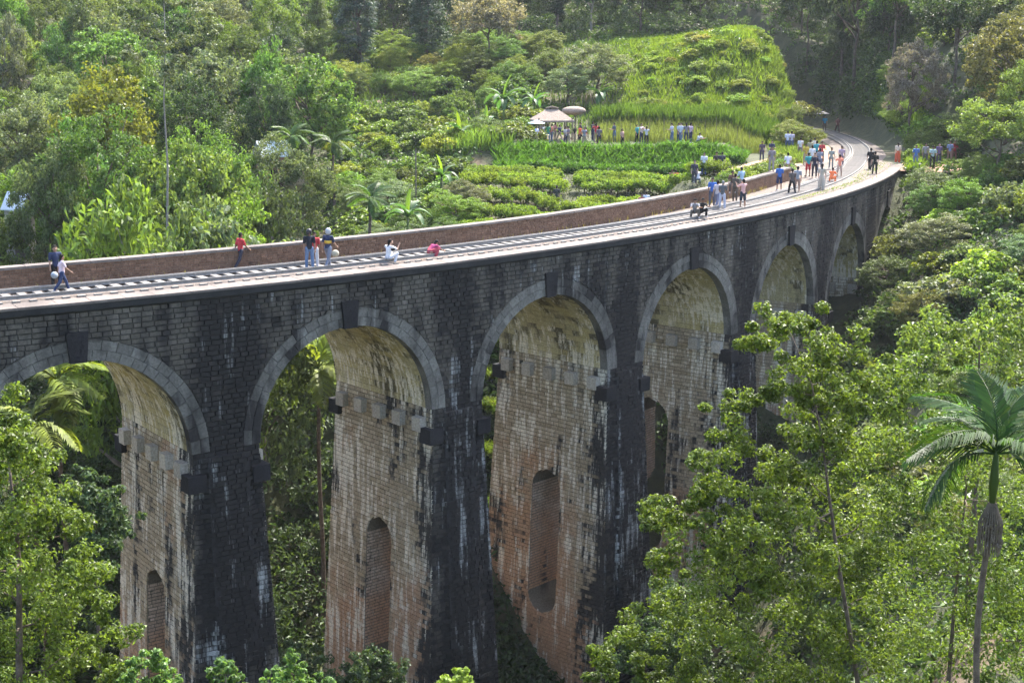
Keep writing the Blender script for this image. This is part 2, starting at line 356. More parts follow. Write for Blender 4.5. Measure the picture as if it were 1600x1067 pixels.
PO = {'stand': pose(arms=((.08, .12, .2), (.02, .14, .25)), legs=((.05, .03), (-.04, .03))),
      'cross': pose(lean=.04, nod=.15, arms=((.35, .15, 1.2), (.4, .15, 1.25)), legs=((.0, .0), (.06, .05)), labd=.1),
      'photo': pose(lean=-.03, arms=((1.05, .25, 1.35), (1.05, .25, 1.35)), legs=((.03, .02), (-.03, .02)), labd=.1),
      'walk': pose(lean=.06, arms=((-.4, .1, .3), (.45, .1, .4)), legs=((.45, .15), (-.32, .35))),
      'squat': pose(lean=.45, nod=-.2, legs=((1.95, 2.3), (1.8, 2.25)), labd=.22, arms=((1.1, .15, .5), (1.0, .15, .6))),
      'reach': pose(lean=.95, nod=-.3, legs=((2.1, 2.4), (1.9, 2.4)), labd=.2, arms=((1.25, .1, .1), (.9, .1, .3))),
      'kneelphoto': pose(lean=.12, nod=.1, legs=((1.9, 2.35), (1.95, 2.4)), labd=.22, arms=((1.1, .3, 1.35), (1.1, .3, 1.35))),
      'sit': pose(lean=.1, legs=((1.5, 1.45), (1.45, 1.35)), labd=.12, arms=((.4, .15, .6), (.4, .15, .6)), seat=0.)}
PM = {k: make_person(J) for k, J in PO.items()}

# ------------------------------------------------------------------ terrain
TD = np.array([0, 12, 25, 40, 55, 68, 76, 84, 92, 100, 112, 124, 132, 142, 155, 175, 205, 260, 400, 900.])
TC = [(-300, [8.5, 3, -5, -14, -21, -23, -20, -15, -11, -8, -5, -3, -2, 0, 2, 6, 12, 22, 45, 70]),
      (0,    [8.5, 2, -6, -15, -22, -24, -21, -16, -12, -8.5, -5.5, -3.5, -2.4, -.4, 2, 6, 12, 22, 45, 70]),
      (400,  [8.5, 2, -7, -16, -22, -24, -22, -18, -13, -9, -6, -4, -3, -1, 1.5, 5.5, 11, 20, 45, 70]),
      (600,  [8.5, 2, -8, -17, -23.5, -25.5, -24, -16, -9.5, -6, -4, -2.5, -1.2, .5, 3.2, 6.5, 10.5, 20, 45, 70]),
      (755,  [8.5, 2, -8, -17, -24, -26, -23, -12.5, -6.5, -2.8, -1.6, -.5, .7, .8, 3.5, 8, 13, 22, 45, 70]),
      (1000, [8.5, 2, -8, -16, -23, -26, -26.5, -24, -14, -4.5, -1.6, -.5, .7, .8, 3, 9, 14, 24, 48, 72]),
      (1150, [8.5, 2, -8, -16, -22, -25, -26, -25, -19, -9, -3, -.5, .3, .7, 3.6, 9.6, 14, 24, 48, 72]),
      (1300, [8.5, 2, -7, -14, -19, -21, -21, -20, -17, -12, -6, -1, -.2, -.2, -.2, 2, 12, 26, 50, 75]),
      (1400, [8.5, 2, -6, -12, -14, -13, -12.5, -12, -11, -9, -5, -.6, .5, 2.5, 5, 9, 16, 30, 52, 75]),
      (1500, [8.5, 2, -6, -11, -10, -8.5, -7.8, -6.8, -5, -3, -1.2, -.2, 2.5, 6, 11, 15, 21, 34, 55, 75]),
      (1600, [8.5, 3, -5, -9, -8.5, -7.5, -6.8, -6, -4, -1.5, .3, 2.4, 5, 8, 12.5, 17, 23, 36, 56, 76]),
      (1900, [8.5, 3, -4, -8, -7.5, -6.5, -5.5, -4, -1, 2, 3.2, 6, 8, 10.5, 13.5, 18, 24, 37, 57, 77])]
_T2 = np.sort(np.append(TD, [127.5, 121.5])); TC = [(u, list(np.interp(_T2, TD, z))) for u, z in TC]; TD = _T2
for u, z in TC:
    if 740 < u < 1160: z[list(TD).index(121.5)] = -1.3; z[list(TD).index(124.)] = -1.5; z[list(TD).index(127.5)] = .6; z[list(TD).index(132.)] = .7
TA = np.array([math.atan((u-800)/FPX*.985) for u, _ in TC]); TZ = np.array([z for _, z in TC])
def track_off(s): return 2.0 + 1.7*np.clip((np.asarray(s, float)-32)/42, 0, 1)**1.3
def smooth01(x): x = np.clip(x, 0, 1); return x*x*(3-2*x)
def vnoise(x, y):
    return (np.sin(x*.31+1.3*np.sin(y*.23))*.5+np.sin(y*.37+1.7*np.sin(x*.19+2))*.5+.4*np.sin(x*.83+y*.71)+.3*np.sin(x*1.1-y*.93+1))
def gz(x, y):
    x = np.asarray(x, float); y = np.asarray(y, float)
    dx, dy = x-CX, y-CY; d = np.hypot(dx, dy); a = np.arctan2(dx, dy)-YAW
    a = (a+np.pi) % (2*np.pi)-np.pi
    ac = np.clip(a, TA[0], TA[-1]); dc = np.clip(d, 0, 899)
    i = np.clip(np.searchsorted(TA, ac)-1, 0, len(TA)-2); j = np.clip(np.searchsorted(TD, dc, side='right')-1, 0, len(TD)-2)
    fa = smooth01((ac-TA[i])/(TA[i+1]-TA[i])); fd = (dc-TD[j])/(TD[j+1]-TD[j])
    z = (TZ[i, j]*(1-fa)+TZ[i+1, j]*fa)*(1-fd)+(TZ[i, j+1]*(1-fa)+TZ[i+1, j+1]*fa)*fd
    z = z+.22*vnoise(x, y)*np.clip((d-10)/20, 0, 1)
    mx, my = at(1175, 100, 163)[:2]; la = (x-mx)*math.cos(YAW+.165)-(y-my)*math.sin(YAW+.165); de = (x-mx)*math.sin(YAW+.165)+(y-my)*math.cos(YAW+.165)
    z = z+4.6*np.exp(-(la/11.)**2-(de/10.)**2)
    # the railway formation beyond the bridge, and the ground at its end
    t = np.arctan2(x, R-y); s = R*t; off = R-np.hypot(x, R-y)
    dist = np.abs(off-track_off(s)); k = smooth01((6.0-dist)/3.0)*smooth01((s-66)/5)*(s < 190)
    z = z*(1-k)+(-.14)*k
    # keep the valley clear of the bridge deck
    k = smooth01((s-47)/8)*smooth01((104-s)/10)*smooth01((off-3)/2)*smooth01((16-off)/3); z = z*(1-k)+(-.16)*k
    k = smooth01((s-69)/3)*smooth01((88-s)/5)*smooth01((off+8)/2.5)*smooth01((3-off)/1.5); z = z*(1-k)+(-.10)*k
    under = (s > -45) & (s < 71) & (off > -2.5) & (off < np.where(s > 44, W_-.3, W_+2))
    z = np.where(under, np.minimum(z, -1.2), z)
    return z
def build_ground():
    xs = np.concatenate([np.linspace(-900, -140, 26)[:-1], np.arange(-140, 190, 1.7), np.linspace(190, 900, 26)])
    ys = np.concatenate([np.linspace(-700, -75, 20)[:-1], np.arange(-75, 210, 1.7), np.linspace(210, 1000, 26)])
    X, Y = np.meshgrid(xs, ys); Z = gz(X, Y)
    V = np.stack([X.ravel(), Y.ravel(), Z.ravel()], -1); nx, ny = len(xs), len(ys)
    I = np.arange(nx*ny).reshape(ny, nx)
    F = np.stack([I[:-1, :-1].ravel(), I[:-1, 1:].ravel(), I[1:, 1:].ravel(), I[1:, :-1].ravel()], -1)
    o = link('hillside', np_mesh('hillside', V, F, M['ground'], smooth=True)); o['kind'] = 'structure'
build_ground()
def gp(u, d, v=300):
    p = at(u, v, d); return np.array([p[0], p[1], float(gz(p[0], p[1]))])

# ------------------------------------------------------------------ the viaduct
bridge = link('viaduct', None, loc=(0, 0, 0))
tag(bridge, 'curved railway viaduct of blackened stone with tall round arches', 'viaduct')

def courses(patch, interval, v0, v1, ch, bl, proud=.035, gap=.014, jit=.012, taper=.016, out=None):
    """lay blocks in courses from v0 down (or up) to v1 over patch(u, v, h) -> (s, off, z)"""
    n = max(1, int(round(abs(v1-v0)/ch))); dv = (v1-v0)/n; res = [] if out is None else out
    for k in range(n):
        va, vb = v0+k*dv, v0+(k+1)*dv; e = math.copysign(gap/2, dv)
        va2, vb2 = va+e, vb-e
        a0, a1 = interval(va2); b0, b1 = interval(vb2)
        lo, hi = min(a0, b0), max(a1, b1)
        if max(a1-a0, b1-b0) < .06: continue
        u = lo-bl*random.random()
        while u < hi:
            l = bl*random.uniform(.7, 1.35); x0, x1 = u+gap/2, u+l-gap/2; u += l
            q = [(max(x0, a0), va2), (min(x1, a1), va2), (min(x1, b1), vb2), (max(x0, b0), vb2)]
            if q[1][0]-q[0][0] < .03 and q[2][0]-q[3][0] < .03: continue
            if q[1][0] < q[0][0]: q[1] = q[0] = ((q[0][0]+q[1][0])/2, va2)
            if q[2][0] < q[3][0]: q[2] = q[3] = ((q[2][0]+q[3][0])/2, vb2)
            cu = sum(p[0] for p in q)/4; cv = sum(p[1] for p in q)/4
            h = proud+random.uniform(-jit, jit)
            V = [patch(p[0], p[1], -.05) for p in q]
            for p in q:
                V.append(patch(p[0]+max(-taper, min(taper, cu-p[0])), p[1]+max(-taper, min(taper, cv-p[1])), h+random.uniform(-jit, jit)*.6))
            res.append(V)
    return res
BF = [[4, 5, 6, 7], [0, 1, 5, 4], [1, 2, 6, 5], [2, 3, 7, 6], [3, 0, 4, 7]]
def blocks_mesh(blks):
    mb = MB(True)
    for V in blks: mb.add(V, BF)
    return mb
def chord(z, r):
    dz = z-ZS; return math.sqrt(max(r*r-dz*dz, 0)) if dz >= 0 else 0
RO = RA+.78                                   # outside of the double arch ring
BAT = .045
def hw(z): return P_/2+BAT*max(0, ZS-z)
def fb(z): return -BAT*max(0, ZS-z)           # front batter of the piers
def bb(z): return W_+BAT*max(0, ZS-z)
arches = [S0+k*L_ for k in range(-2, 7)]
piers = [S0+(k+.5)*L_ for k in range(-3, 6)]
END = 76.0
TOPZ = -.42

def pilaster(u, z):                           # the outer face steps forward in the middle of each pier
    return .16 if (z < ZS-.2 and abs(u) < .62*P_/2) else 0.
def half_face(z):
    if z > ZS: return L_/2-chord(z, RO)
    return hw(z)
face_blocks = []
near_blocks = []
for sp in piers:
    def patch(u, v, h, sp=sp):
        return (sp+u, fb(v)-h-pilaster(u, v), v)
    res = courses(patch, lambda v: (-half_face(v), half_face(v)), TOPZ, ZS, .215, .43, .045, .016, .013)
    low = courses(patch, lambda v: (-hw(v), hw(v)), ZS, ZB+2, .215, .43, .042, .017)
    if abs(sp-(S0+.5*L_)) < .1: near_blocks += res; face_blocks += low
    else: face_blocks += res+low
# abutment beyond the last arch and the wall before the first
for a, b_ in ((arches[-1]+L_/2-P_/2, END),):
    def patch(u, v, h): return (u, fb(v)-h, v)
    face_blocks += courses(patch, lambda v: (arches[-1]+chord(v, RO) if v > ZS else a, b_), TOPZ, ZB+2, .215, .43)
def back_face(offsign, name, mat):
    mb = MB(True)
    for sp in piers:
        us = np.linspace(-L_/2, L_/2, 49)
        A, B = [], []
        for u in us:
            zb = ZS+math.sqrt(max(RA**2-(L_/2-abs(u))**2, 0)) if L_/2-abs(u) < RA else ZS
            A.append((sp+u, .012 if offsign < 0 else W_, TOPZ+.05)); B.append((sp+u, .012 if offsign < 0 else W_, zb))
        mb.strip(A, B)
    a = arches[-1]; us = np.linspace(0, END-a, 40); A, B = [], []
    o = .012 if offsign < 0 else W_
    for u in us:
        zb = ZS+math.sqrt(max(RA**2-u*u, 0)) if u < RA else ZB
        A.append((a+u, o, TOPZ+.05)); B.append((a+u, o, zb))
    mb.strip(A, B)
    return mb.obj(name, mat, bridge)
back_face(-1, 'spandrel_wall', M['mortar']); back_face(1, 'spandrel_wall', M['mortar'])
# the stones of the spandrel beside the first whole arch stand largest: each its own piece
near_blocks.sort(key=lambda V: -((V[5][0]-V[4][0])+(V[6][0]-V[7][0])))
sel = near_blocks[:300]; face_blocks += near_blocks[300:]
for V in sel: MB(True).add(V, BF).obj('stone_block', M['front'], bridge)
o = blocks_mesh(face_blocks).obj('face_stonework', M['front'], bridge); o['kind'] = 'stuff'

# piers: core, side stonework, openings, corbels
OW, OT, OB = 1.02, -13.0, -21.2                # opening half width, crown, foot
def open_half(z, OW=1.02, OT=-13.0, OB=-21.2):
    if OB+OW <= z <= OT-OW: return OW
    dz = (z-(OT-OW)) if z > OT-OW else ((OB+OW)-z)
    return math.sqrt(max(OW*OW-dz*dz, 0)) if dz < OW else 0
for ip, sp in enumerate(piers):
    pier = link('pier', None, bridge)
    OW, OT, OB, oc = (1.45, -11.4, -21.2, W_-2.35) if abs(sp-(S0+3.5*L_)) < .1 else (1.02, -13.0, -21.2, W_/2)
    oh = lambda z, OW=OW, OT=OT, OB=OB: open_half(z, OW, OT, OB)
    core = MB(True); zs = [ZS, -9, -11] + list(np.linspace(OT, OT-OW, 7)) + [-16, -18] + list(np.linspace(OB+OW, OB, 7)) + [-23, ZB]
    for sg in (-1, 1):                        # the two long sides, with the opening left out
        for ha in (0, 1):
            A, B = [], []
            for z in zs:
                s = sp+sg*(hw(z)-.03)
                if ha == 0: A.append((s, fb(z)+.03, z)); B.append((s, oc-oh(z), z))
                else: A.append((s, oc+oh(z), z)); B.append((s, bb(z), z))
            core.strip(A, B)
    for o_f in (0, 1):                        # front and back
        if o_f == 0:
            for u0, u1, pj in ((-1, -.62, 0), (-.62, .62, .16), (.62, 1, 0)):
                zz = [ZS-.22]+zs[1:] if pj else zs
                core.strip([(sp+(u0*P_/2 if abs(u0) < 1 else u0*(hw(z)-.03)), fb(z)+.012-pj, z) for z in zz],
                           [(sp+(u1*P_/2 if abs(u1) < 1 else u1*(hw(z)-.03)), fb(z)+.012-pj, z) for z in zz])
                if pj:
                    core.strip([(sp+u0*P_/2, .03, ZS-.22), (sp+u1*P_/2, .03, ZS-.22)], [(sp+u0*P_/2, .012-pj, ZS-.22), (sp+u1*P_/2, .012-pj, ZS-.22)])
                    for q in (u0, u1): core.strip([(sp+q*P_/2, fb(z)+.03, z) for z in zz], [(sp+q*P_/2, fb(z)+.012-pj, z) for z in zz])
        else: core.strip([(sp-hw(z)+.03, bb(z), z) for z in zs], [(sp+hw(z)-.03, bb(z), z) for z in zs])
    for sg in (-1, 1):                        # walls inside the opening
        zo = [z for z in zs if OB <= z <= OT]
        core.strip([(sp-hw(z)+.03, oc+sg*oh(z), z) for z in zo], [(sp+hw(z)-.03, oc+sg*oh(z), z) for z in zo])
    core.obj('core', M['core'], pier)
    side = []
    for sg in (-1, 1):
        def lp(u, v, h, sp=sp, sg=sg): return (sp+sg*(hw(v)-.02+h), u, v)
        cs, bs = (.215, .45) if sg < 0 else (.29, .62)
        side += courses(lp, lambda v: (fb(v)+.0, bb(v)), ZS, OT, cs, bs)
        side += courses(lp, lambda v: (fb(v), oc-oh(v)), OT, OB, cs, bs)
        side += courses(lp, lambda v: (oc+oh(v), bb(v)), OT, OB, cs, bs)
        side += courses(lp, lambda v: (fb(v), bb(v)), OB, ZB+2, cs, bs)
    def inner(u, v, h, sp=sp): return (sp+u, oc+OW-h, v)
    nb = courses(inner, lambda v: (-hw(v)+.05, hw(v)-.05), OT-OW, OB+OW, .16, .4, .012)
    nobj = blocks_mesh(nb).obj('opening_brickwork', M['niche'], pier); nobj['kind'] = 'stuff'
    sobj = blocks_mesh(side).obj('side_stonework', M['warm'], pier); sobj['kind'] = 'stuff'
    for sg in (-1, 1):
        for k in range(5):                    # springers left for the centring
            o_ = .75+k*(W_-1.5)/4; z_ = ZS-.78
            MB(True).box((sp+sg*(hw(z_)+.17), o_, z_), (.20, .31, .33)).obj('corbel', M['corbel'], pier)
        for o_ in (.22, W_-.25):              # black impost blocks at the corners
            z_ = ZS-1.25
            MB(True).box((sp+sg*(hw(z_)-.10), o_-(.1 if o_ < 1 else -.1), z_), (.40, .40, .36)).obj('impost_block', M['key'], pier)
# arches
rest_ring = MB(True)
for ia, sa in enumerate(arches):
    arch = link('arch', None, bridge)
    A = []
    def vault(u, v, h, sa=sa): return (sa+(RA-h)*math.sin(v), u, ZS+(RA-h)*math.cos(v))
    th = np.linspace(-math.pi/2, math.pi/2, 40)
    core = MB(True); core.strip([vault(.1, t, -.02) for t in th], [vault(W_-.02, t, -.02) for t in th]); core.obj('vault_lining', M['soffit'], arch)
    bl = courses(vault, lambda v: (.42, W_), -math.pi/2, math.pi/2, .32/RA, .62, .012, .003, .006, .004)
    sobj = blocks_mesh(bl).obj('vault_stonework', M['soffit'], arch); sobj['kind'] = 'stuff'
    for ri, (r0, r1, nv) in enumerate(((RA-.03, RA+.37, 26), (RA+.38, RO, 25))):
        for k in range(nv):
            a0 = -math.pi/2+math.pi*k/nv+.0012; a1 = -math.pi/2+math.pi*(k+1)/nv-.0012
            if abs((a0+a1)/2) < .05: continue
            if ri == 1 and abs((a0+a1)/2) < .09: continue
            pj = .04+random.uniform(-.009, .009); V = []
            for o_, tp in ((.45, 0), (-pj, .006)):
                for (aa, rr) in ((a0+tp/5, r0+tp), (a1-tp/5, r0+tp), (a1-tp/5, r1-tp), (a0+tp/5, r1-tp)):
                    V.append((sa+rr*math.sin(aa), o_, ZS+rr*math.cos(aa)))
            FB = BF+[[3, 2, 1, 0]]
            if 2 <= ia <= 7: MB(True).add(V, FB).obj('voussoir', M['ring'], arch)
            else: rest_ring.add(V, FB)
    V = []
    for o_ in (.5, -.16):
        for (x, z) in ((-.33, ZS+RA-.10), (.33, ZS+RA-.10), (.44, ZS+RA+1.12), (-.44, ZS+RA+1.12)): V.append((sa+x, o_, z))
    MB(True).add(V, BF+[[3, 2, 1, 0]]).obj('keystone', M['key'], arch)
    if ia == 3:
        mb = MB(True); mb.tube([(sa+.95, .75, ZS+RA*.985+.1), (sa+.98, .66, ZS+RA*.975-.18)], .17, 12); mb.obj('drain_pipe', M['coping'], arch)
        mb = MB(True); mb.tube([(sa+.98, .66, ZS+RA*.975-.175), (sa+.982, .655, ZS+RA*.975-.19)], .11, 12); mb.obj('drain_bore_shade', M['key'], arch)  # near-black disc on the solid pipe paints the shade of its bore
o = rest_ring.obj('ring_stonework', M['ring'], bridge); o['kind'] = 'stuff'

# string course, coping stones, deck
ss = np.linspace(-48, END, 140)
mb = MB(True)
pr = [(.06, -.44), (-.08, -.42), (-.15, -.34), (-.15, -.10), (.6, -.10)]
for (o0, z0), (o1, z1) in zip(pr[:-1], pr[1:]): mb.strip([(s, o0, z0) for s in ss], [(s, o1, z1) for s in ss])
mb.obj('string_course', M['fascia'], bridge)
s = -48.; 
while s < END-.3:
    l = random.uniform(1.1, 1.5); e = min(s+l, END); dz = random.uniform(-.003, .003)
    V = []
    for z, tp in ((-.098, 0), (.0+dz, .006)):
        for a, b_ in ((s+.003+tp, -.20+tp), (e-.003-tp, -.20+tp), (e-.003-tp, .76), (s+.003+tp, .76)): V.append((a, b_, z+(.03 if b_ > .5 and tp else 0)))
    MB(True).add(V, BF+[[3, 2, 1, 0]]).obj('coping_stone', M['coping'], bridge); s = e
mb = MB(True)
mb.strip([(s, .735, .02) for s in ss], [(s, .82, .10) for s in ss]); mb.strip([(s, .82, .10) for s in ss], [(s, float(track_off(s))-.98, .105) for s in ss]); mb.strip([(s, float(track_off(s))-.98, .105) for s in ss], [(s, float(track_off(s))-.90, .04) for s in ss])
for a, b_ in ((.735, 1.6), (1.6, 3.0), (3.0, 4.6), (4.6, W_+.1)):
    mb.strip([(s, a, -.03+.02*math.sin(s*1.7+a)) for s in ss], [(s, b_, -.03+.02*math.sin(s*1.7+b_)) for s in ss])
o = mb.obj('deck', M['ballast'], bridge, True)
# ballast stones beside the rails
mb = MB(True)
for k in range(3200):
    s = random.uniform(-14, 78); o_ = float(track_off(s))+random.choice((random.uniform(-1.25, 1.35), random.uniform(-.75, .75)))
    r_ = random.uniform(.02, .05); mb.box((s, o_, .005+r_*.3), (r_, r_*.8, r_*.6), random.random()*3)
o = mb.obj('ballast_stones', M['ballast'], bridge); o['kind'] = 'stuff'

def par_off(s): return 3.72+2.0*np.clip((s-14)/42, 0, 1)**1.1
par = link('parapet_wall', None); tag(par, 'low brown brick parapet wall with pale coping along the inner side of the viaduct deck', 'parapet wall')
PE = 57.5
mb = MB(True); sp_ = np.linspace(-48, PE, 120)
for fn in (lambda s: ((s, float(par_off(s))+.02, -.05), (s, float(par_off(s))+.02, .84)),
           lambda s: ((s, float(par_off(s))+.44, -.3), (s, float(par_off(s))+.44, .84))):
    mb.strip([fn(s)[0] for s in sp_], [fn(s)[1] for s in sp_])
o_ = float(par_off(PE)); mb.add([(PE, o_+.02, -.05), (PE, o_+.44, -.05), (PE, o_+.44, .84), (PE, o_+.02, .84)], [[0, 1, 2, 3]])
mb.obj('wall_core', M['pmortar'], par)
bl = courses(lambda u, v, h: (u, float(par_off(u))+.015-h, v), lambda v: (-48, PE), .84, -.02, .108, .30, .012, .010, .005, .006)
bl.sort(key=lambda V: abs(V[0][0]-2))
for V in bl[:300]: MB(True).add(V, BF).obj('brick', M['parapet'], par)
o = blocks_mesh(bl[300:]).obj('brickwork', M['parapet'], par); o['kind'] = 'stuff'
s = -48.
while s < PE-.3:
    l = random.uniform(1.3, 1.7); e = min(s+l, PE+.05); V = []
    for z, tp in ((.842, 0), (.95+random.uniform(-.005, .005), .02)):
        for a, b_ in ((s+.006+tp/2, -.06+tp), (e-.006-tp/2, -.06+tp), (e-.006-tp/2, .52-tp), (s+.006+tp/2, .52-tp)): V.append((a, float(par_off(a))+b_, z))
    MB(True).add(V, BF+[[3, 2, 1, 0]]).obj('coping_stone', M['coping'], par); s = e

# ------------------------------------------------------------------ railway
trk = link('railway_track', None); tag(trk, 'single broad gauge railway track curving over the viaduct deck', 'railway track')
s = -22.; k = 0
slp = MB().box((0, 0, 0), (1.30, .15, .06)).mesh('sleeper', M['sleeper'])
while s < 168 and k < 299:
    x, y, z = bent(s, float(track_off(s)), .0)
    link('sleeper', slp, trk, loc=(x, y, .035+random.uniform(-.008, .008)), rot=(0, 0, s/R+math.pi/2+random.uniform(-.02, .02)), scale=(random.uniform(.97, 1.03), random.uniform(.9, 1.1), 1)); s += .64; k += 1
prof = [(-.07, 0), (.07, 0), (.07, .018), (.015, .03), (.015, .10), (.036, .112), (.036, .15), (-.036, .15), (-.036, .112), (-.015, .10), (-.015, .03), (-.07, .018)]
sr = np.linspace(-22, 170, 200)
def sweep(name, off):
    mb = MB(True); n = len(prof); V = []
    for s in sr:
        for (a, z) in prof: V.append((s, float(track_off(s))+off+a, .096+z))
    F = [[i*n+k, i*n+(k+1) % n, (i+1)*n+(k+1) % n, (i+1)*n+k] for i in range(len(sr)-1) for k in range(n)]
    return mb.add(V, F, .5).obj(name, M['rail'], trk)
sweep('rail', -.838-.036); sweep('rail', .838+.036); sweep('check_rail', .66)

# ------------------------------------------------------------------ foliage
def unit(v): return v/np.maximum(np.linalg.norm(v, axis=-1, keepdims=True), 1e-9)
def leaf_arrays(P, Nr, L, Wd, rng, curl=.18, down=.25):
    n = len(P); Nr = unit(Nr)
    a = unit(np.cross(Nr, rng.normal(size=(n, 3)))); a[:, 2] -= down; a = unit(a)
    b = unit(np.cross(Nr, a)); l = (L*rng.uniform(.65, 1.25, n))[:, None]; w_ = (Wd*rng.uniform(.7, 1.2, n))[:, None]
    up = Nr*l*curl
    V = np.stack([P-a*l*.5, P+b*w_*.5-a*l*.05+up, P+a*l*.5-up*.4, P-b*w_*.5-a*l*.05+up], 1)
    F = np.arange(4*n).reshape(n, 4)
    return V.reshape(-1, 3), F, np.repeat(rng.random(n), 4)
def cat_mesh(name, parts, mat):
    V = np.concatenate([p[0] for p in parts]); o = 0; Fs = []
    for p in parts: Fs.append(p[1]+o); o += len(p[0])
    return np_mesh(name, V, np.concatenate(Fs), mat, np.concatenate([p[2] for p in parts]))
def clump_leaves(C, Rc, per, L, Wd, rng, flat=.65, upb=.55, curl=.18, down=.25, centre=None):
    C = np.asarray(C); n = len(C); Rc = np.broadcast_to(np.asarray(Rc, float), (n,))
    g = rng.normal(size=(n, per, 3)); g = unit(g)*(rng.random((n, per, 1))**.45)
    off = g*Rc[:, None, None]*np.array([1, 1, flat]); P = (C[:, None, :]+off).reshape(-1, 3)
    Nr = g.reshape(-1, 3)*.7+rng.normal(size=(n*per, 3))*.45; Nr[:, 2] += upb
    return leaf_arrays(P, Nr, L, Wd, rng, curl, down)
def crown_proto(name, seed, cz, rx, rz, nclump, per, L, Wd, cl=.9, flat=.65, low=-.75, mat='leaf', down=.25, cone=0, lump=.28):
    rng = np.random.default_rng(seed); d = unit(rng.normal(size=(nclump*3, 3))); d = d[d[:, 2] > low][:nclump]
    k = unit(rng.normal(size=(9, 3))); lob = np.max(d@k.T, 1); rr = (rng.uniform(.45, 1, len(d))**.6)*(1-lump+lump*1.6*smooth01((lob-.45)*1.9))
    C = d*rr[:, None]*np.array([rx, rx, rz])
    if cone: C[:, :2] *= (1-cone*(C[:, 2:3]/rz*.5+.5))
    C[:, 2] += cz
    return cat_mesh(name, [clump_leaves(C, cl*rng.uniform(.6, 1.25, len(C)), per, L, Wd, rng, flat, down=down)], M[mat]), C
def trunk_proto(name, C, r0, top, seed, mat='bark', nb=14, bend=.3):
    rng = random.Random(seed); mb = MB()
    pts = [(rng.uniform(-bend, bend)*i/5, rng.uniform(-bend, bend)*i/5, top*i/5) for i in range(6)]; pts[0] = (0, 0, -1.5)
    mb.tube(pts, [r0*(1-.15*i) for i in range(6)], 8)
    for c in rng.sample(list(map(tuple, C)), min(nb, len(C))):
        z0 = min(max(c[2]-rng.uniform(1, 2.6), top*.35), top); k = z0/top*5; i = min(int(k), 4); f = k-i
        b0 = Vector(pts[i])*(1-f)+Vector(pts[i+1])*f; c = Vector(c)
        mid = b0.lerp(c, .5)+Vector((rng.uniform(-.2, .2), rng.uniform(-.2, .2), rng.uniform(-.3, .1)))
        mb.tube([b0, mid, c], [r0*.4, r0*.24, r0*.08], 5)
    return mb.mesh(name, M[mat], True)
TREES = {}
def reg(kind, n, **kw):
    TREES[kind] = []
    tr = kw.pop('trunk', {})
    for i in range(n):
        cm, C = crown_proto('crown', hash_seed(kind, i), **kw)
        TREES[kind].append((cm, trunk_proto('trunk', C, tr.get('r', .2), tr.get('top', 6.5), i+3, tr.get('mat', 'bark'), tr.get('nb', 14), tr.get('bend', .3))))
def hash_seed(k, i): return sum(ord(c)*(j+1) for j, c in enumerate(k))*7+i
reg('round', 4, cz=6.4, rx=3.4, rz=3.4, nclump=130, per=55, L=.34, Wd=.2, cl=.75)
reg('spread', 3, cz=7.0, rx=4.3, rz=2.7, nclump=150, per=50, L=.36, Wd=.2, cl=.75, lump=.4)
reg('feathery', 3, cz=6.6, rx=2.5, rz=3.5, nclump=120, per=55, L=.42, Wd=.12, cl=.7, flat=.9, down=.9, trunk=dict(mat='palebark'), lump=.4)
reg('conifer', 2, cz=5.6, rx=2.3, rz=4.6, nclump=170, per=60, L=.4, Wd=.07, cl=.62, flat=.5, low=-1, cone=.75, trunk=dict(top=9), lump=.3)
reg('fine', 3, cz=6.4, rx=3.3, rz=3.5, nclump=210, per=80, L=.22, Wd=.12, cl=.62, lump=.36)
reg('bush', 4, cz=.55, rx=1.15, rz=.75, nclump=46, per=42, L=.2, Wd=.12, cl=.34, low=-.3, trunk=dict(r=.05, top=.6, nb=8, bend=.1))
reg('fluffy', 2, cz=6.0, rx=3.6, rz=3.7, nclump=200, per=70, L=.26, Wd=.12, cl=.6, lump=.22)
def inst_tree(kind, x, y, z, H, width=1., color=(.07, .12, .03), label=None, cat='tree', group=None, name=None, var=None):
    v = TREES[kind]; cm, tm = v[random.randrange(len(v)) if var is None else var]
    k = H/(1.35 if kind == 'bush' else 10.)
    r = link(name or ('shrub' if kind == 'bush' else 'tree'), None, loc=(x, y, z), rot=(0, 0, random.uniform(0, 6.28)), scale=(k*width, k*width, k))
    tag(r, label, cat, group)
    j = [random.uniform(.85, 1.15) for _ in range(3)]
    link('crown', cm, r, color=[c*q for c, q in zip(color, j)])
    link('trunk', tm, r); return r
def tree_px(kind, u, vtop, d, width=1., sink=.3, **kw):
    t = at(u, vtop, d); z = float(gz(t[0], t[1]))-sink
    return inst_tree(kind, t[0], t[1], z, max(t[2]-z, 1.), width, **kw)

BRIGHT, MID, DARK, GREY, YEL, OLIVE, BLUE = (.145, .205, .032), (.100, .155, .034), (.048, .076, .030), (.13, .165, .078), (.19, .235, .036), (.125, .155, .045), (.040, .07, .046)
def clear_of_bridge(x, y, margin=2.5):
    t = math.atan2(x, R-y); s = R*t; off = R-math.hypot(x, R-y)
    if -50 < s < 77 and -margin < off < W_+margin:
        if s > 66 or float(gz(x, y)) > -10: return False
        return min(abs(s-q) for q in piers) > 2.7
    if s >= 66 and s < 190 and abs(off-float(track_off(s))) < 4.2: return False
    return True
ORD = 'first second third fourth fifth sixth seventh eighth ninth tenth eleventh twelfth thirteenth fourteenth fifteenth sixteenth seventeenth eighteenth nineteenth twentieth'.split()
NUM = 'one two three four five six seven eight nine ten eleven twelve thirteen fourteen fifteen sixteen seventeen eighteen'.split()
def nth(i): return ORD[i] if i < 20 else ('twenty-'+ORD[i-20] if i < 29 else 'thirtieth' if i == 29 else 'thirty-'+ORD[i-30] if i < 39 else 'fortieth')
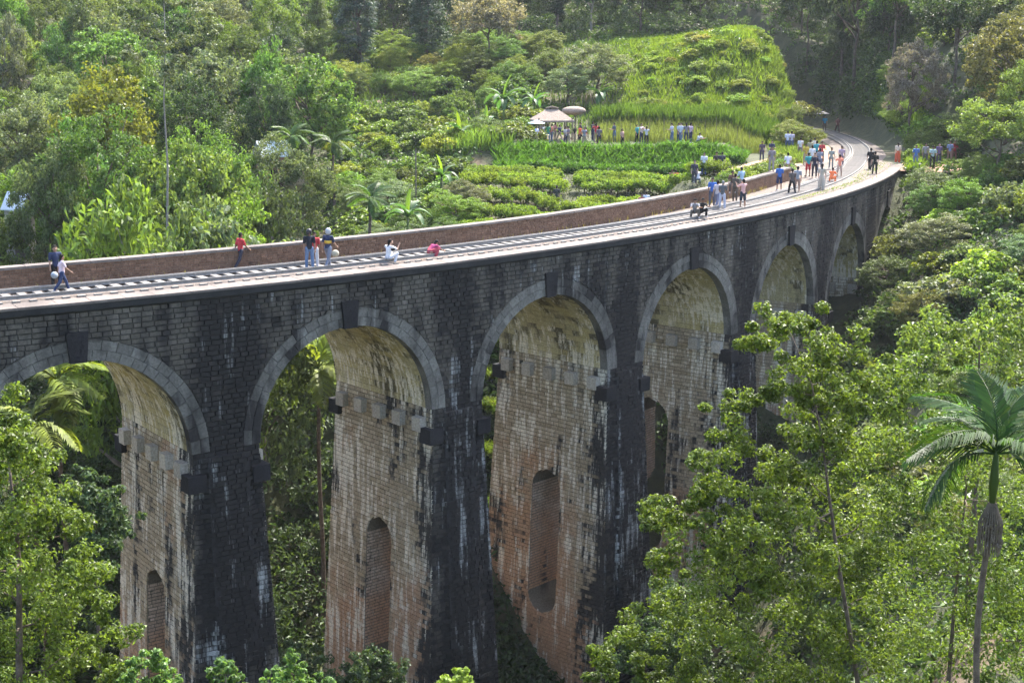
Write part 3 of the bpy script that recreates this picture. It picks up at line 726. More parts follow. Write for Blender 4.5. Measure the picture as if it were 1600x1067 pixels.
def wood(u0, u1, rows, step, ztop, kinds, cols, label, group, jit=3.0, wid=(.75, 1.1), skip=None, wmin=0):
    for ir, d in enumerate(rows):
        n = max(1, int((u1-u0)/FPX*d/step)); st = (u1-u0)/n; o_ = random.random()*st; cnt = 0
        for k in range(n):
            u = u0+o_+k*st+random.uniform(-.25, .25)*st; dd = d+random.uniform(-.35, .35)*step
            p = at(u, 300, dd)
            if not clear_of_bridge(p[0], p[1]) or (skip and skip(u, dd)): continue
            z = float(gz(p[0], p[1]))-.3; zt = ztop(u, dd)+random.uniform(-jit, jit); H = max(zt-z, 3.0)
            i = random.randrange(len(kinds)); wv = random.uniform(*wid)*min(1.3, max(.7, 9.5/H))
            inst_tree(kinds[i], p[0], p[1], z, H, wv, random.choice(cols), label[kinds[i]]+', row %s, %s from left' % (NUM[ir], nth(cnt)), 'tree', group); cnt += 1
def lin(*pts):
    xs, ys = zip(*pts); return lambda u, d: float(np.interp(d, xs, ys))

# the wood on the slope behind the left half of the viaduct
LZ = lin((72, -2.2), (84, -.4), (100, 2.2), (130, 6), (160, 11.5), (200, 20), (250, 31))
house_gap = lambda u, d: (396 < u < 448 and 99 < d < 116) or (10 < u < 50 and 97 < d < 105)
wood(-90, 520, [75, 80, 86, 92, 99, 107, 115], 4.6, LZ, ['fine', 'fluffy', 'fine', 'feathery'], [MID, BRIGHT, GREY, MID, BRIGHT, DARK],
     {'fine': 'domed leafy tree in the wood behind the left parapet', 'fluffy': 'dense small-leaved tree in the wood behind the left parapet', 'feathery': 'slender feathery tree in the wood behind the left parapet'}, 'trees of the lower left wood', skip=lambda u, d: house_gap(u, d) or (d < 93 and (-40 < u < 190 or 430 < u < 570)))
wood(-110, 510, [123, 131, 140, 149, 158, 167], 4.8, LZ, ['round', 'spread', 'feathery', 'fluffy'], [MID, GREY, BRIGHT, DARK, MID],
     {'round': 'round leafy tree halfway up the wooded left hillside', 'spread': 'broad spreading tree halfway up the wooded left hillside', 'feathery': 'slender feathery tree halfway up the wooded left hillside', 'fluffy': 'dense small-leaved tree halfway up the wooded left hillside'}, 'trees of the middle left wood', 3.2)
wood(-130, 560, [177, 188, 200, 214, 230, 248], 5.4, LZ, ['round', 'spread', 'feathery', 'conifer'], [GREY, MID, MID, DARK],
     {'round': 'round leafy tree high on the wooded left hillside', 'spread': 'broad spreading tree high on the wooded left hillside', 'feathery': 'slender feathery tree high on the wooded left hillside', 'conifer': 'dark pointed conifer high on the wooded left hillside'}, 'trees of the upper left wood', 2)
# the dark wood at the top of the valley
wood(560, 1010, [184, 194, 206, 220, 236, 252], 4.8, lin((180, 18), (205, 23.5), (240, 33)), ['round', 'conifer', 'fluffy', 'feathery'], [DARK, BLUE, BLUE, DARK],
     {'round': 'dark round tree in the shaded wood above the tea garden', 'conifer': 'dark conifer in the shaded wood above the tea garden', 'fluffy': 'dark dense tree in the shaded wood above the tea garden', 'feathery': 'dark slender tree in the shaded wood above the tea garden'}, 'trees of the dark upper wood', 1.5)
wood(1000, 1290, [188, 198, 210, 224, 240, 256], 4.8, lin((190, 19), (210, 24.5), (245, 34)), ['round', 'spread', 'fluffy', 'feathery'], [GREY, MID, DARK, BLUE],
     {'round': 'round tree in the wood behind the grassy mound', 'spread': 'broad tree in the wood behind the grassy mound', 'fluffy': 'dense small-leaved tree in the wood behind the grassy mound', 'feathery': 'slender tree in the wood behind the grassy mound'}, 'trees behind the mound', 1.5)
wood(480, 1340, [272, 290, 310], 8, lin((270, 40), (310, 50)), ['round', 'spread'], [DARK, BLUE, MID], {'round': 'far round tree on the crest above the dark wood', 'spread': 'far broad tree on the crest above the dark wood'}, 'trees on the far crest', 2)
# the wooded slope right of the line
RZ = lin((108, 6), (118, 8.5), (130, 12), (150, 17), (180, 24), (220, 34))
right_gap = lambda u, d: u < 1340+(150-d)*1.0 or (u < 1515 and d < 134) or (u < 1425 and d < 160)
wood(1280, 1420, [172, 182, 196], 5.2, lin((165, 13), (182, 20), (200, 26)), ['round', 'fluffy', 'conifer'], [DARK, BLUE, DARK],
     {'round': 'dark round tree closing the railway cutting', 'fluffy': 'dark dense tree closing the railway cutting', 'conifer': 'dark conifer closing the railway cutting'}, 'dark trees at the railway cutting', 1.5)
wood(1390, 1720, [112, 118, 125, 133, 142, 152], 4.4, RZ, ['round', 'spread', 'fluffy'], [OLIVE, MID, OLIVE, DARK, GREY],
     {'round': 'round olive-green tree on the slope right of the line', 'spread': 'broad olive-green tree on the slope right of the line', 'fluffy': 'dense olive-green tree on the slope right of the line'}, 'trees on the right slope', 1.2, skip=right_gap)
wood(1330, 1760, [163, 174, 187, 202, 220, 240], 5.4, RZ, ['round', 'spread', 'fluffy'], [MID, DARK, OLIVE],
     {'round': 'round tree high on the slope right of the line', 'spread': 'broad tree high on the slope right of the line', 'fluffy': 'dense tree high on the slope right of the line'}, 'trees on the upper right slope', 1.5)

# single trees one can point at
tree_px('conifer', 560, -60, 168, 1.1, color=BLUE, label='tall dark conifer with a straight trunk, left of the two on the ridge', cat='conifer', name='conifer_tree')
tree_px('conifer', 665, -60, 170, 1.1, color=BLUE, label='tall dark conifer with a straight trunk, next to the reddish flowering tree', cat='conifer', name='conifer_tree')
tree_px('spread', 765, -6, 166, 1.0, color=(.19, .17, .115), label='flowering tree with pinkish-brown crown on the ridge above the bananas', cat='tree', name='flowering_tree', var=0)
tree_px('fluffy', 935, 66, 156, 1.5, color=GREY, label='taller rounded grey-green tree above the thatched hut', var=0)
tree_px('fluffy', 888, 100, 154, 1.5, color=GREY, label='shorter rounded grey-green tree above the thatched hut', var=1)
tree_px('round', 157, 108, 112, .75, color=BRIGHT, label='bright green dome-shaped tree standing out of the left wood', var=1)
tree_px('spread', 320, 215, 96, .6, color=(.125, .15, .035), label='tree with reddish young leaves in front of the tall bare trunk', var=1)
tree_px('fluffy', 1430, 60, 138, .8, color=(.16, .145, .125), label='tree with greyish pink blossom on the slope right of the cutting', name='flowering_tree', cat='tree', var=1)

def shrubs(u0, u1, rows, step, Hr, cols, label, group, skip=None, wid=(.9, 1.5)):
    for ir, d in enumerate(rows):
        n = max(1, int((u1-u0)/FPX*d/step)); st = (u1-u0)/n; cnt = 0
        for k in range(n):
            u = u0+(k+random.uniform(.15, .85))*st; dd = d+random.uniform(-.5, .5)*step; p = at(u, 300, dd)
            if not clear_of_bridge(p[0], p[1], .8) or (skip and skip(u, dd)): continue
            hh = random.uniform(*Hr); kd = 'fine' if hh > 2.3 else 'bush'
            inst_tree(kd, p[0], p[1], float(gz(p[0], p[1]))-(.15 if kd == 'bush' else .3*hh), hh*(1 if kd == 'bush' else 1.35), random.uniform(*wid)*(1 if kd == 'bush' else 1.25), random.choice(cols), name='shrub', label=label+', row %s, %s from left' % (NUM[ir], nth(cnt)), cat='shrub', group=group); cnt += 1
def shrub_mass(u0, u1, rows, step, Hr, cols, label, group, skip=None):
    # scrub too shaded or far to tell one shrub from the next: one mass of leaf clumps
    rng = np.random.default_rng(len(label)); C = []; Rc = []
    for d in rows:
        n = max(1, int((u1-u0)/FPX*d/step)); st = (u1-u0)/n
        for k in range(n):
            u = u0+(k+random.uniform(.15, .85))*st; dd = d+random.uniform(-.5, .5)*step; p = at(u, 300, dd)
            if not clear_of_bridge(p[0], p[1], .8) or (skip and skip(u, dd)): continue
            h = random.uniform(*Hr); g0 = float(gz(p[0], p[1]))-.1; w_ = h*random.uniform(.4, .6)
            for q in range(18):
                v = unit(rng.normal(size=3)); rr = rng.uniform(.5, 1); C.append((p[0]+v[0]*w_*rr, p[1]+v[1]*w_*rr, g0+h*(.45+.45*v[2]*rr))); Rc.append(h*.17)
    V, F, r_ = clump_leaves(np.array(C), np.array(Rc), 34, .34, .18, rng, .75)
    tag(link('scrub', np_mesh('scrub', V, F, M['leaf'], r_), color=cols[0]), label, 'scrub', kind='stuff')
shrubs(525, 735, [96, 99, 102, 106, 110, 114, 118], 2.3, (1.6, 3.0), [MID, BRIGHT, MID, GREY], 'leafy shrub on the slope left of the tea rows', 'shrubs left of the tea rows')
shrubs(515, 720, [123, 128, 133, 138, 143, 148], 2.6, (1.1, 2.1), [BRIGHT, YEL, BRIGHT, MID], 'bright green shrub on the clearing below the ridge', 'shrubs on the bright clearing')
shrubs(500, 860, [157, 161, 165, 170, 175], 2.9, (2.0, 3.8), [BRIGHT, MID, YEL, MID], 'large bushy shrub on the ridge', 'shrubs on the ridge')
shrubs(690, 830, [130, 134, 139, 144, 149, 153], 2.6, (1.4, 2.6), [MID, BRIGHT, MID], 'shrub among the bananas left of the hut', 'shrubs by the bananas')
shrubs(990, 1230, [148, 150.5, 153, 155.5, 158, 160.5, 163, 165.5, 168, 171], 1.9, (.55, 1.05), [YEL, BRIGHT, YEL, (.19, .235, .035)], 'low bright shrub on the sunlit grassy mound', 'shrubs on the mound')
shrubs(1212, 1285, [134, 139, 144, 150, 157, 164, 171], 2.4, (1.6, 3.0), [OLIVE, MID, OLIVE, BRIGHT], 'olive shrub on the bank left of the curving track', 'shrubs left of the track')
shrubs(1330, 1470, [122, 128, 134, 141, 148, 156], 2.5, (1.2, 2.4), [BRIGHT, YEL, MID], 'bright shrub on the bank right of the curving track', 'shrubs right of the track', skip=lambda u, d: u > 1370 and d < 127)
shrubs(1380, 1700, [56, 60, 64, 68, 72, 76, 80, 84, 88, 92, 96, 100, 104, 109, 114], 2.4, (1.3, 2.8), [MID, BRIGHT, GREY, MID, OLIVE], 'leafy shrub on the slope below the viaduct end', 'shrubs below the viaduct end', skip=lambda u, d: u < 1370+max(0, 80-d)*2)
shrubs(1425, 1700, [131.5, 134.5], 2.6, (2.0, 3.4), [OLIVE, MID, DARK], 'dark shrub behind the soil path at the viaduct end', 'shrubs behind the path')
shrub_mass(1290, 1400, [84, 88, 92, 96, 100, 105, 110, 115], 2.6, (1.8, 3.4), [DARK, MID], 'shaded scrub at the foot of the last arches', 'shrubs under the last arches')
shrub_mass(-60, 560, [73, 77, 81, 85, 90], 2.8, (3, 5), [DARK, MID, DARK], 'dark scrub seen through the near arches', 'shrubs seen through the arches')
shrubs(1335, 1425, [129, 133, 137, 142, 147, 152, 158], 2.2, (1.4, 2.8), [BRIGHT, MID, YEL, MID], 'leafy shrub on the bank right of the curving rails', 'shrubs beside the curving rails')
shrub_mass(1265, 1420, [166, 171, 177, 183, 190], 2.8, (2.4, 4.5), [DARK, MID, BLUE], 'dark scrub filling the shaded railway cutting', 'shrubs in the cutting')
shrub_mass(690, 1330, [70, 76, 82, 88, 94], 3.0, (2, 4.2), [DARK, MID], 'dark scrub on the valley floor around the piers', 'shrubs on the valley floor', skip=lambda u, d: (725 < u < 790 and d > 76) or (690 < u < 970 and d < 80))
shrubs(1010, 1100, [96, 100, 104], 2.2, (2, 3.4), [BRIGHT, MID], 'sunlit shrub seen through the pier opening', 'shrubs seen through the pier')

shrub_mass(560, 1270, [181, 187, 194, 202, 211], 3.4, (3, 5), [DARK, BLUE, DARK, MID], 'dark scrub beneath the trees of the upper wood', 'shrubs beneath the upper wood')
# tea garden
teas = []
for i in range(4):
    rng = np.random.default_rng(70+i); n = 34
    C = np.stack([rng.uniform(-.66, .66, n), rng.uniform(-.52, .52, n), rng.uniform(.3, .5, n)], -1); C[:22, 2] = .5-.14*(C[:22, 0]**2+C[:22, 1]**2)
    a = clump_leaves(C, .20, 34, .13, .07, rng, .8, .9, .2, -.5)
    teas.append((cat_mesh('foliage', [a], M['gloss']), trunk_proto('stem', C, .05, .45, i, nb=8, bend=.1)))
ntea = 0
def tea(x, y, label, group, s=1.):
    global ntea; ntea += 1; cm, tm = random.choice(teas)
    r = link('tea_bush', None, loc=(x, y, float(gz(x, y))-.05), rot=(0, 0, random.random()*6.28), scale=(s*random.uniform(1.1, 1.35), s*random.uniform(1.1, 1.35), s*random.uniform(1.7, 2.1)))
    tag(r, label, 'tea bush', group); link('foliage', cm, r, color=random.choice([(.13, .19, .03), (.15, .205, .03), (.115, .175, .03)])); link('stem', tm, r)
for k, d0 in enumerate([97.5, 102.2, 106.9, 111.6, 116.3]):
    for j in range(2):
        d = d0+j*1.35; ul, ur = 715+k*3, (1010 if k < 3 else 1130); n = int((ur-ul)/FPX*d/1.25)
        for i in range(n):
            u = ul+(i+.5)*(ur-ul)/n
            cut = 905-(d-98)*1.1                       # the picking path that splits the field
            if abs(u-cut) < 12 or (k < 2 and abs(u-1000) < 10) or ntea >= 282: continue
            p = at(u+random.uniform(-2, 2), 300, d+random.uniform(-.15, .15)+.8*math.sin(u*.012)); tea(p[0], p[1], 'tea bush in terraced garden, %s line from the parapet, %s from left' % (nth(k*2+j), nth(i)), 'tea bushes of the terraced garden')
for q, d in enumerate((80.5, 82.5, 84.5, 86.5, 88.5, 90.5)):
    for u, side in ((738, 'left'), (757, 'middle'), (776, 'right')):
        p = at(u, 600, d); tea(p[0], p[1], '%s tea bush on the %s terrace step seen under the third arch' % (side, nth(q)), 'tea bushes seen under the arch')

# grasses
def grass_mesh(P, H, Wd, rng, lean=.35):
    n = len(P); a = rng.uniform(0, 6.283, n); h = H*rng.uniform(.55, 1.25, n); dx = np.stack([np.cos(a), np.sin(a), np.zeros(n)], -1)
    b = rng.uniform(0, 6.283, n); ln = np.stack([np.cos(b), np.sin(b), np.zeros(n)], -1)*(lean*h*rng.uniform(.2, 1.3, n))[:, None]
    up = np.stack([np.zeros(n), np.zeros(n), h], -1); w_ = (Wd*rng.uniform(.6, 1.3, n))[:, None]
    V = np.stack([P-dx*w_*.5, P+dx*w_*.5, P+up*.6+ln*.35+dx*w_*.4, P+up+ln, P+up*.6+ln*.35-dx*w_*.4], 1)
    return V.reshape(-1, 3), np.arange(5*n).reshape(n, 5), np.repeat(rng.random(n), 5)
def grass(name, pts, H, Wd, color, label, seed=1, lean=.35):
    rng = np.random.default_rng(seed); P = np.array(pts); P[:, 2] = gz(P[:, 0], P[:, 1])-.05
    o = link(name, cat_mesh(name, [grass_mesh(P, H, Wd, rng, lean)], M['grass']), color=color); tag(o, label, 'grass', kind='stuff'); return o
def scatter(u0, u1, d0, d1, n, fn=None):
    out = []
    while len(out) < n:
        u = random.uniform(u0, u1); d = math.sqrt(random.uniform(d0*d0, d1*d1)); p = at(u, 300, d)
        if (fn is None or fn(u, d)) and clear_of_bridge(p[0], p[1], 0): out.append(p)
    return out
grass('tall_grass', scatter(775, 1160, 123.2, 127.0, 15000, lambda u, d: random.random() < min(1, (u-772)/12+.2)), 1.05, .12, (.065, .135, .022), 'bank of tall green grass in front of the crowded platform', 2, .75)
grass('tall_grass', scatter(690, 800, 127, 137, 3500), 1.5, .09, (.10, .155, .03), 'tall grass beside the banana plants left of the hut', 3)
grass('mound_grass', scatter(940, 1270, 145, 180, 34000, lambda u, d: random.random() < min(1, (u-940)/90)*min(1, (1270-u)/60)), .6, .10, (.125, .18, .025), 'sunlit grass covering the rounded mound', 4, .5)
grass('tall_grass', scatter(925, 1215, 144.5, 148, 9000), 1.7, .09, (.08, .145, .025), 'taller grass along the foot of the mound', 12, .35)
grass('dry_grass', scatter(930, 1190, 134, 145, 9000), 1.0, .07, (.125, .155, .05), 'pale reedy grass behind the platform crowd', 5, .25)
grass('verge_grass', scatter(1300, 1440, 119, 165, 14000), .7, .08, (.12, .18, .025), 'bright grass on the bank right of the curving track', 6, .5)
grass('verge_grass', scatter(1335, 1432, 121, 162, 9000), .6, .09, (.14, .20, .03), 'sunlit grass bank right of the rails beyond the viaduct', 16, .5)
grass('gap_shade_grass', scatter(700, 1165, 96, 124, 12000), .2, .07, (.03, .045, .015), 'short grass between the tea rows, darkened as shade', 14, .5)  # blade colour darkened to paint shade into the gaps
grass('verge_grass', scatter(1200, 1300, 124, 165, 9000), .8, .08, (.11, .16, .035), 'grass on the bank left of the curving track', 7, .5)
grass('slope_grass', scatter(500, 1010, 140, 185, 14000), .7, .10, (.085, .14, .03), 'rough grass on the slope between the shrubs', 8, .5)
mb = MB(True); sb = np.linspace(75.5, 170, 90)
for a, b_ in ((-2.3, -.8), (-.8, .8), (.8, 2.3)):
    mb.strip([(s, float(track_off(s))+a, -.05 if abs(a) < 1 else -.12) for s in sb], [(s, float(track_off(s))+b_, -.05 if abs(b_) < 1 else -.12) for s in sb])
mb.obj('track_bed', M['ballast'], None, True)['kind'] = 'structure'
C = np.array([(p[0], p[1], float(gz(p[0], p[1]))+random.uniform(.2, .75)) for p in scatter(778, 1158, 122.8, 126.8, 1000)]); hr = np.random.default_rng(15)
V, F, r_ = clump_leaves(C, hr.uniform(.3, .6, len(C)), 38, .28, .11, hr, .8, .6, .15, -.6)
tag(link('hedge_foliage', np_mesh('hedge_foliage', V, F, M['grass'], r_), color=(.06, .13, .022)), 'dense leafy hedge face below the crowded platform', 'hedge', kind='stuff')
# weeds along the coping
P = []
for k in range(1500):
    s = random.uniform(44, 75); p = bent(s, random.gauss(1.05, .16) if s < 60 else random.gauss(1.5, .35), 0); P.append(p)
V, F, r_ = grass_mesh(np.array(P), .18, .04, np.random.default_rng(9), .6)
tag(link('weeds', np_mesh('weeds', V, F, M['grass'], r_), color=(.12, .17, .03)), 'strip of weeds between the outer rail and the coping', 'weeds', kind='stuff')
P = []
for k in range(260):
    s = random.uniform(-12, 50); p = bent(s, float(par_off(s))-random.uniform(.05, .3), 0); P.append(p)
V, F, r_ = grass_mesh(np.array(P), .28, .03, np.random.default_rng(10), .6)
tag(link('dry_weeds', np_mesh('dry_weeds', V, F, M['grass'], r_), color=(.24, .2, .08)), 'dry weeds at the foot of the parapet wall', 'weeds', kind='stuff')

# low cover that hides the soil between trees
def undergrowth(zones, name, label, color, seed, per=15, L=.44, Rc=.85):
    rng = np.random.default_rng(seed); C = []
    for (u0, u1, d0, d1, n) in zones:
        for p in scatter(u0, u1, d0, d1, n): C.append((p[0], p[1], float(gz(p[0], p[1]))+.25))
    V, F, r_ = clump_leaves(np.array(C), rng.uniform(.5, 1.3, len(C))*Rc, per, L, L*.55, rng, .55)
    tag(link(name, np_mesh(name, V, F, M['leaf'], r_), color=color), label, 'undergrowth', kind='stuff')
undergrowth([(-120, 560, 70, 130, 1500), (-120, 560, 130, 260, 2600)], 'undergrowth', 'low undergrowth beneath the trees of the left wood', (.05, .085, .025), 21)
undergrowth([(560, 1290, 178, 260, 2200), (560, 1290, 150, 240, 1000), (520, 740, 84, 150, 900), (700, 1100, 86, 98, 500)], 'undergrowth', 'low undergrowth around the tea garden and ridge', (.065, .11, .028), 22)
undergrowth([(1300, 1420, 128, 172, 900), (1270, 1420, 155, 215, 900), (1280, 1720, 118, 210, 1400), (1300, 1720, 46, 118, 1700)], 'undergrowth', 'low undergrowth on the slope right of the viaduct', (.06, .10, .028), 23)
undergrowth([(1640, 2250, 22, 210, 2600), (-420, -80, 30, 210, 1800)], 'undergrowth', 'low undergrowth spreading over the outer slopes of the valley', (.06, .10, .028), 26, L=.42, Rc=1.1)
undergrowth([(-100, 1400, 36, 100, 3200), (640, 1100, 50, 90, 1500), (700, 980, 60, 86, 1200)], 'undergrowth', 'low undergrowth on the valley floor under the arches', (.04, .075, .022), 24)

# ------------------------------------------------------------------ palms and bananas
def frond_mesh(name, L, leaf, n, wd, arch, seed, droop=.5, mat='frond'):
    rng = random.Random(seed); mb = MB(); pts = []
    for i in range(9):
        t = i/8; pts.append(Vector((L*(t-.12*arch*t*t), 0, L*arch*(.55*t-.95*t*t))))
    mb.tube(pts, [.022*(1-.8*i/8)*L/1.8 for i in range(9)], 5, .3)
    for i in range(n):
        t = .14+.86*i/(n-1); k = t*8; j = min(int(k), 7); p = pts[j].lerp(pts[j+1], k-j); tg = (pts[j+1]-pts[j]).normalized()
        ll = leaf*(math.sin(math.pi*min(1, .18+.80*t))**.6)*rng.uniform(.85, 1.1)
        for sg in (-1, 1):
            out = (tg*.75+Vector((0, sg, 0))*.85+Vector((0, 0, .22+rng.uniform(-.12, .12)))).normalized()
            q1 = p+out*ll*.5+Vector((0, 0, -droop*.06*ll)); q2 = p+out*ll+Vector((0, 0, -droop*.5*ll))
            wv = out.cross(Vector((0, 0, 1))).normalized()*wd*.5
            mb.add([tuple(p-wv*.5), tuple(p+wv*.5), tuple(q1+wv), tuple(q1-wv), tuple(q2)], [[0, 1, 2, 3], [3, 2, 4]], rng.random())
    return mb.mesh(name, M[mat])
FR = {'near': [frond_mesh('frond', 1.5, .58, 32, .036, .85, i, .95) for i in range(3)], 'far': [frond_mesh('frond', 2.4, .8, 20, .15, .75, 10+i, .8) for i in range(2)]}
def palm(top, z0, kind, fronds, r, color, label, group=None, cat='palm', fruit=False, shaft=.9, sc_=1.):
    x, y, z = top; root = link('areca_palm', None, loc=(x, y, z0)); tag(root, label, cat, group); h = z-z0
    mb = MB(); n = 14; mb.tube([(.10*math.sin(i*.5)*(1-i/n), .06*math.cos(i*.6), (h-shaft)*i/n-.6*(i == 0)) for i in range(n+1)], [r*(1.25-.35*i/n) for i in range(n+1)], 9); mb.obj('trunk', M['bark'], root, True)
    mb = MB()
    for i in range(1, int((h-shaft)/.3)):
        zz = i*.3; q = zz/(h-shaft)*n; x_ = .10*math.sin(q*.5)*(1-q/n); y_ = .06*math.cos(q*.6); rr = r*(1.25-.35*q/n)
        mb.tube([(x_, y_, zz-.012), (x_, y_, zz+.012)], rr*1.06, 9)
    mb.obj('leaf_scars', M['bark'], root)
    mb = MB(); mb.tube([(0, 0, h-shaft), (0, 0, h-shaft*.6), (.0, 0, h)], [r*.95, r*1.5, r*.7], 9, .4); mb.obj('crownshaft', M['frond'], root, True, color=(.06, .11, .03))
    if fruit:
        rng = random.Random(4); mb = MB()
        for k in range(150):
            a = rng.uniform(0, 6.28); q = rng.random(); rr = r+.02+.13*q*rng.random()
            mb.ell((rr*math.cos(a), rr*math.sin(a), h-shaft-.08-.55*q), (.022, .022, .035), 5, 4)
        for k in range(26):
            a = 6.28*k/26; mb.tube([(r*math.cos(a), r*math.sin(a), h-shaft), ((r+.12)*math.cos(a), (r+.12)*math.sin(a), h-shaft-.3), ((r+.10)*math.cos(a), (r+.10)*math.sin(a), h-shaft-.75)], .008, 4)
        mb.obj('fruit_cluster', M['wood'], root)
    for (az, el) in fronds:
        o = link('frond', random.choice(FR[kind]), root, loc=(0, 0, h-.05), rot=Euler((0, -el, az), 'XYZ'), scale=sc_*random.uniform(.92, 1.08), color=color)
        o.rotation_euler = (Matrix.Rotation(az, 3, 'Z') @ Matrix.Rotation(-el, 3, 'Y') @ Matrix.Rotation(random.uniform(-.4, .4), 3, 'X')).to_euler()
    return root
CAMR = math.atan2(RT[1], RT[0])                # plan angle of "to the right in the picture"
p = at(1557, 704, 20.5)
palm(p, float(gz(p[0], p[1])), 'near', [(CAMR+math.pi+.1, .35), (CAMR+math.pi+.5, .62), (CAMR+math.pi-.4, .1), (CAMR+1.7, 1.25), (CAMR+.3, .7), (CAMR-.2, .3), (CAMR-1.2, .5), (CAMR+math.pi-.9, -.45), (CAMR+1.1, .4), (CAMR+2.2, .55), (CAMR+.8, 1.0), (CAMR+2.7, .9), (CAMR+math.pi+.2, -.2), (CAMR-.6, 0)], .045, (.03, .07, .012), 'slender areca palm with fruit cluster rising at the right edge of the picture', fruit=True, shaft=.75, sc_=.88)
def ring_fronds(n, els=(.9, .45, .1, -.3)): return [(i*2.4+random.uniform(-.3, .3), els[i % len(els)]+random.uniform(-.12, .12)) for i in range(n)]
for (u, v, d, lab) in ((88, 592, 73, 'sunlit palm with arching fronds seen through the first whole arch'), (48, 665, 71, 'lower palm with pale fronds seen through the first whole arch'), (497, 572, 76.5, 'sunlit palm seen at the left side of the second arch'),
                       (578, 312, 97, 'small dark palm behind the parapet beside the low banana plant'), (455, 215, 112, 'slender palm beside the white-roofed house'), (520, 225, 118, 'slender palm a little right of the white-roofed house'), (330, 350, 84, 'drooping palm behind the parapet near the walker in red')):
    p = at(u, v, d); palm(p, float(gz(p[0], p[1])), 'far', ring_fronds(11), .11, (.17, .21, .035) if v > 400 else (.065, .12, .03), lab, 'palms behind the viaduct', sc_=1.25 if v > 400 else .75)
def banana_leaf(name, L, Wd, arch, seed):
    rng = random.Random(seed); V = []; F = []; n = 12; R_ = []
    for i in range(n+1):
        t = i/n; x = L*(t-.25*arch*t*t); z = L*arch*(.5*t-.8*t*t); w_ = Wd*.5*(math.sin(math.pi*min(1, .06+.94*t))**.55)*(1 if i % 4 else .9) if i < n else .01
        V += [(x, -w_, z+w_*.35), (x, -.012, z-.02), (x, .012, z-.02), (x, w_, z+w_*.35)]
    for i in range(n):
        for k in range(3): F.append([i*4+k, i*4+k+1, (i+1)*4+k+1, (i+1)*4+k])
    return np_mesh(name, np.array(V), F, M['frond'], [.45]*len(V), np.array(V), True)
BL = [banana_leaf('leaf', 2.0, .55, a, i) for i, a in enumerate((.25, .7, 1.1))]
def banana(u, vmid, d, H, label, n=8, sc_=1., young=True):
    t = at(u, vmid, d); z0 = float(gz(t[0], t[1])); h = max(t[2]-z0, 1.0); root = link('banana_plant', None, loc=(t[0], t[1], z0), rot=(0, 0, random.random()*6)); tag(root, label, 'banana plant', 'banana plants')
    mb = MB(); mb.tube([(0, 0, -.3), (.03, 0, h*.5), (0, 0, h)], [.16, .13, .08], 9); mb.obj('stem', M['frond'], root, True, color=(.11, .14, .05))
    for i in range(n):
        el = (.75, .35, .05, .55)[i % 4]+random.uniform(-.1, .1); az = i*2.4+random.uniform(-.3, .3); me = BL[1 if el > .5 else 2]
        o = link('leaf', me, root, loc=(0, 0, h-.05), scale=sc_*random.uniform(.85, 1.15), color=(.06, .13, .04)); o.rotation_euler = (Matrix.Rotation(az, 3, 'Z') @ Matrix.Rotation(-el, 3, 'Y')).to_euler()
    if young:
        o = link('leaf', BL[0], root, loc=(0, 0, h), scale=(sc_, sc_*.6, sc_), color=(.17, .26, .03)); o.rotation_euler = (Matrix.Rotation(.5, 3, 'Z') @ Matrix.Rotation(-1.35, 3, 'Y')).to_euler()
banana(637, 338, 95, 4, 'large banana plant rising just behind the parapet', 9, 1.0)
banana(787, 158, 143, 4, 'tallest banana plant left of the thatched hut, with upright pale leaf', 10, 1.45)
banana(718, 222, 131, 4, 'banana plant with glossy leaves below the tallest one', 9, 1.2)
banana(760, 200, 136, 4, 'banana plant between the tallest one and the grass bank', 8, 1.1)
banana(835, 160, 147, 4, 'banana plant directly behind the thatched hut', 8, 1.1)
banana(938, 150, 152, 4, 'banana plant on the slope right of the grey-green trees', 8, 1.1)
banana(690, 275, 108, 3, 'small banana plant beside the tea rows', 7, .9)

# ------------------------------------------------------------------ trees close to the camera
def blob_tree(name, label, blobs, d0, dj, trunk, per, L, Wd, color, seed, cat='tree', mat='gloss', rk=1., r0=.085, upb=.5, tmat='bark'):
    rng = np.random.default_rng(seed); C = []; Rc = []
    for (u, v, r) in blobs:
        d = d0+rng.uniform(-dj, dj)
        for q in range(9):
            C.append(at(u+rng.normal()*r*.55, v+rng.normal()*r*.55, d+rng.normal()*r/FPX*d0*1.0)); Rc.append(r/FPX*d0*.42*rk*rng.uniform(.6, 1.3))
    tp = [np.array(at(u, v, d0)) for u, v in trunk]; base = tp[-1].copy(); base[2] = float(gz(base[0], base[1]))-.5; 
    if base[2] < tp[-1][2]-.3: tp.append(base)
    root = link(name, None, loc=tuple(base)); tag(root, label, cat)
    C = np.array(C)-base; tp = [Vector(p-base) for p in tp]
    link('crown', cat_mesh('crown', [clump_leaves(C, np.array(Rc), per, L, Wd, rng, .75, upb, .2, .35)], M[mat]), root, color=color)
    n = len(tp); mb = MB(); mb.tube(tp, [r0*(.15+.95*i/(n-1)) for i in range(n)], 8)
    dense = []
    for i in range(n-1):
        for q in range(5): dense.append((tp[i].lerp(tp[i+1], q/5), r0*(.15+.95*(i+q/5)/(n-1))))
    nodes = list(dense); todo = sorted((min((Vector(c)-p).length for p, _ in dense), tuple(c)) for c in C)
    for dd, c in todo:
        c = Vector(c); b0, br = min(nodes, key=lambda nd: (nd[0]-c).length+max(0, nd[0].z-c.z+.1)*1.2)
        r1 = min(br*.7, r0*.3); mid = b0.lerp(c, .5)+Vector((rng.normal()*.08, rng.normal()*.08, -.06)); mb.tube([b0, mid, c], [r1, r1*.8, r1*.55], 5); nodes += [(mid, r1*.8), (c, r1*.55)]
    mb.obj('trunk', M[tmat], root, True)
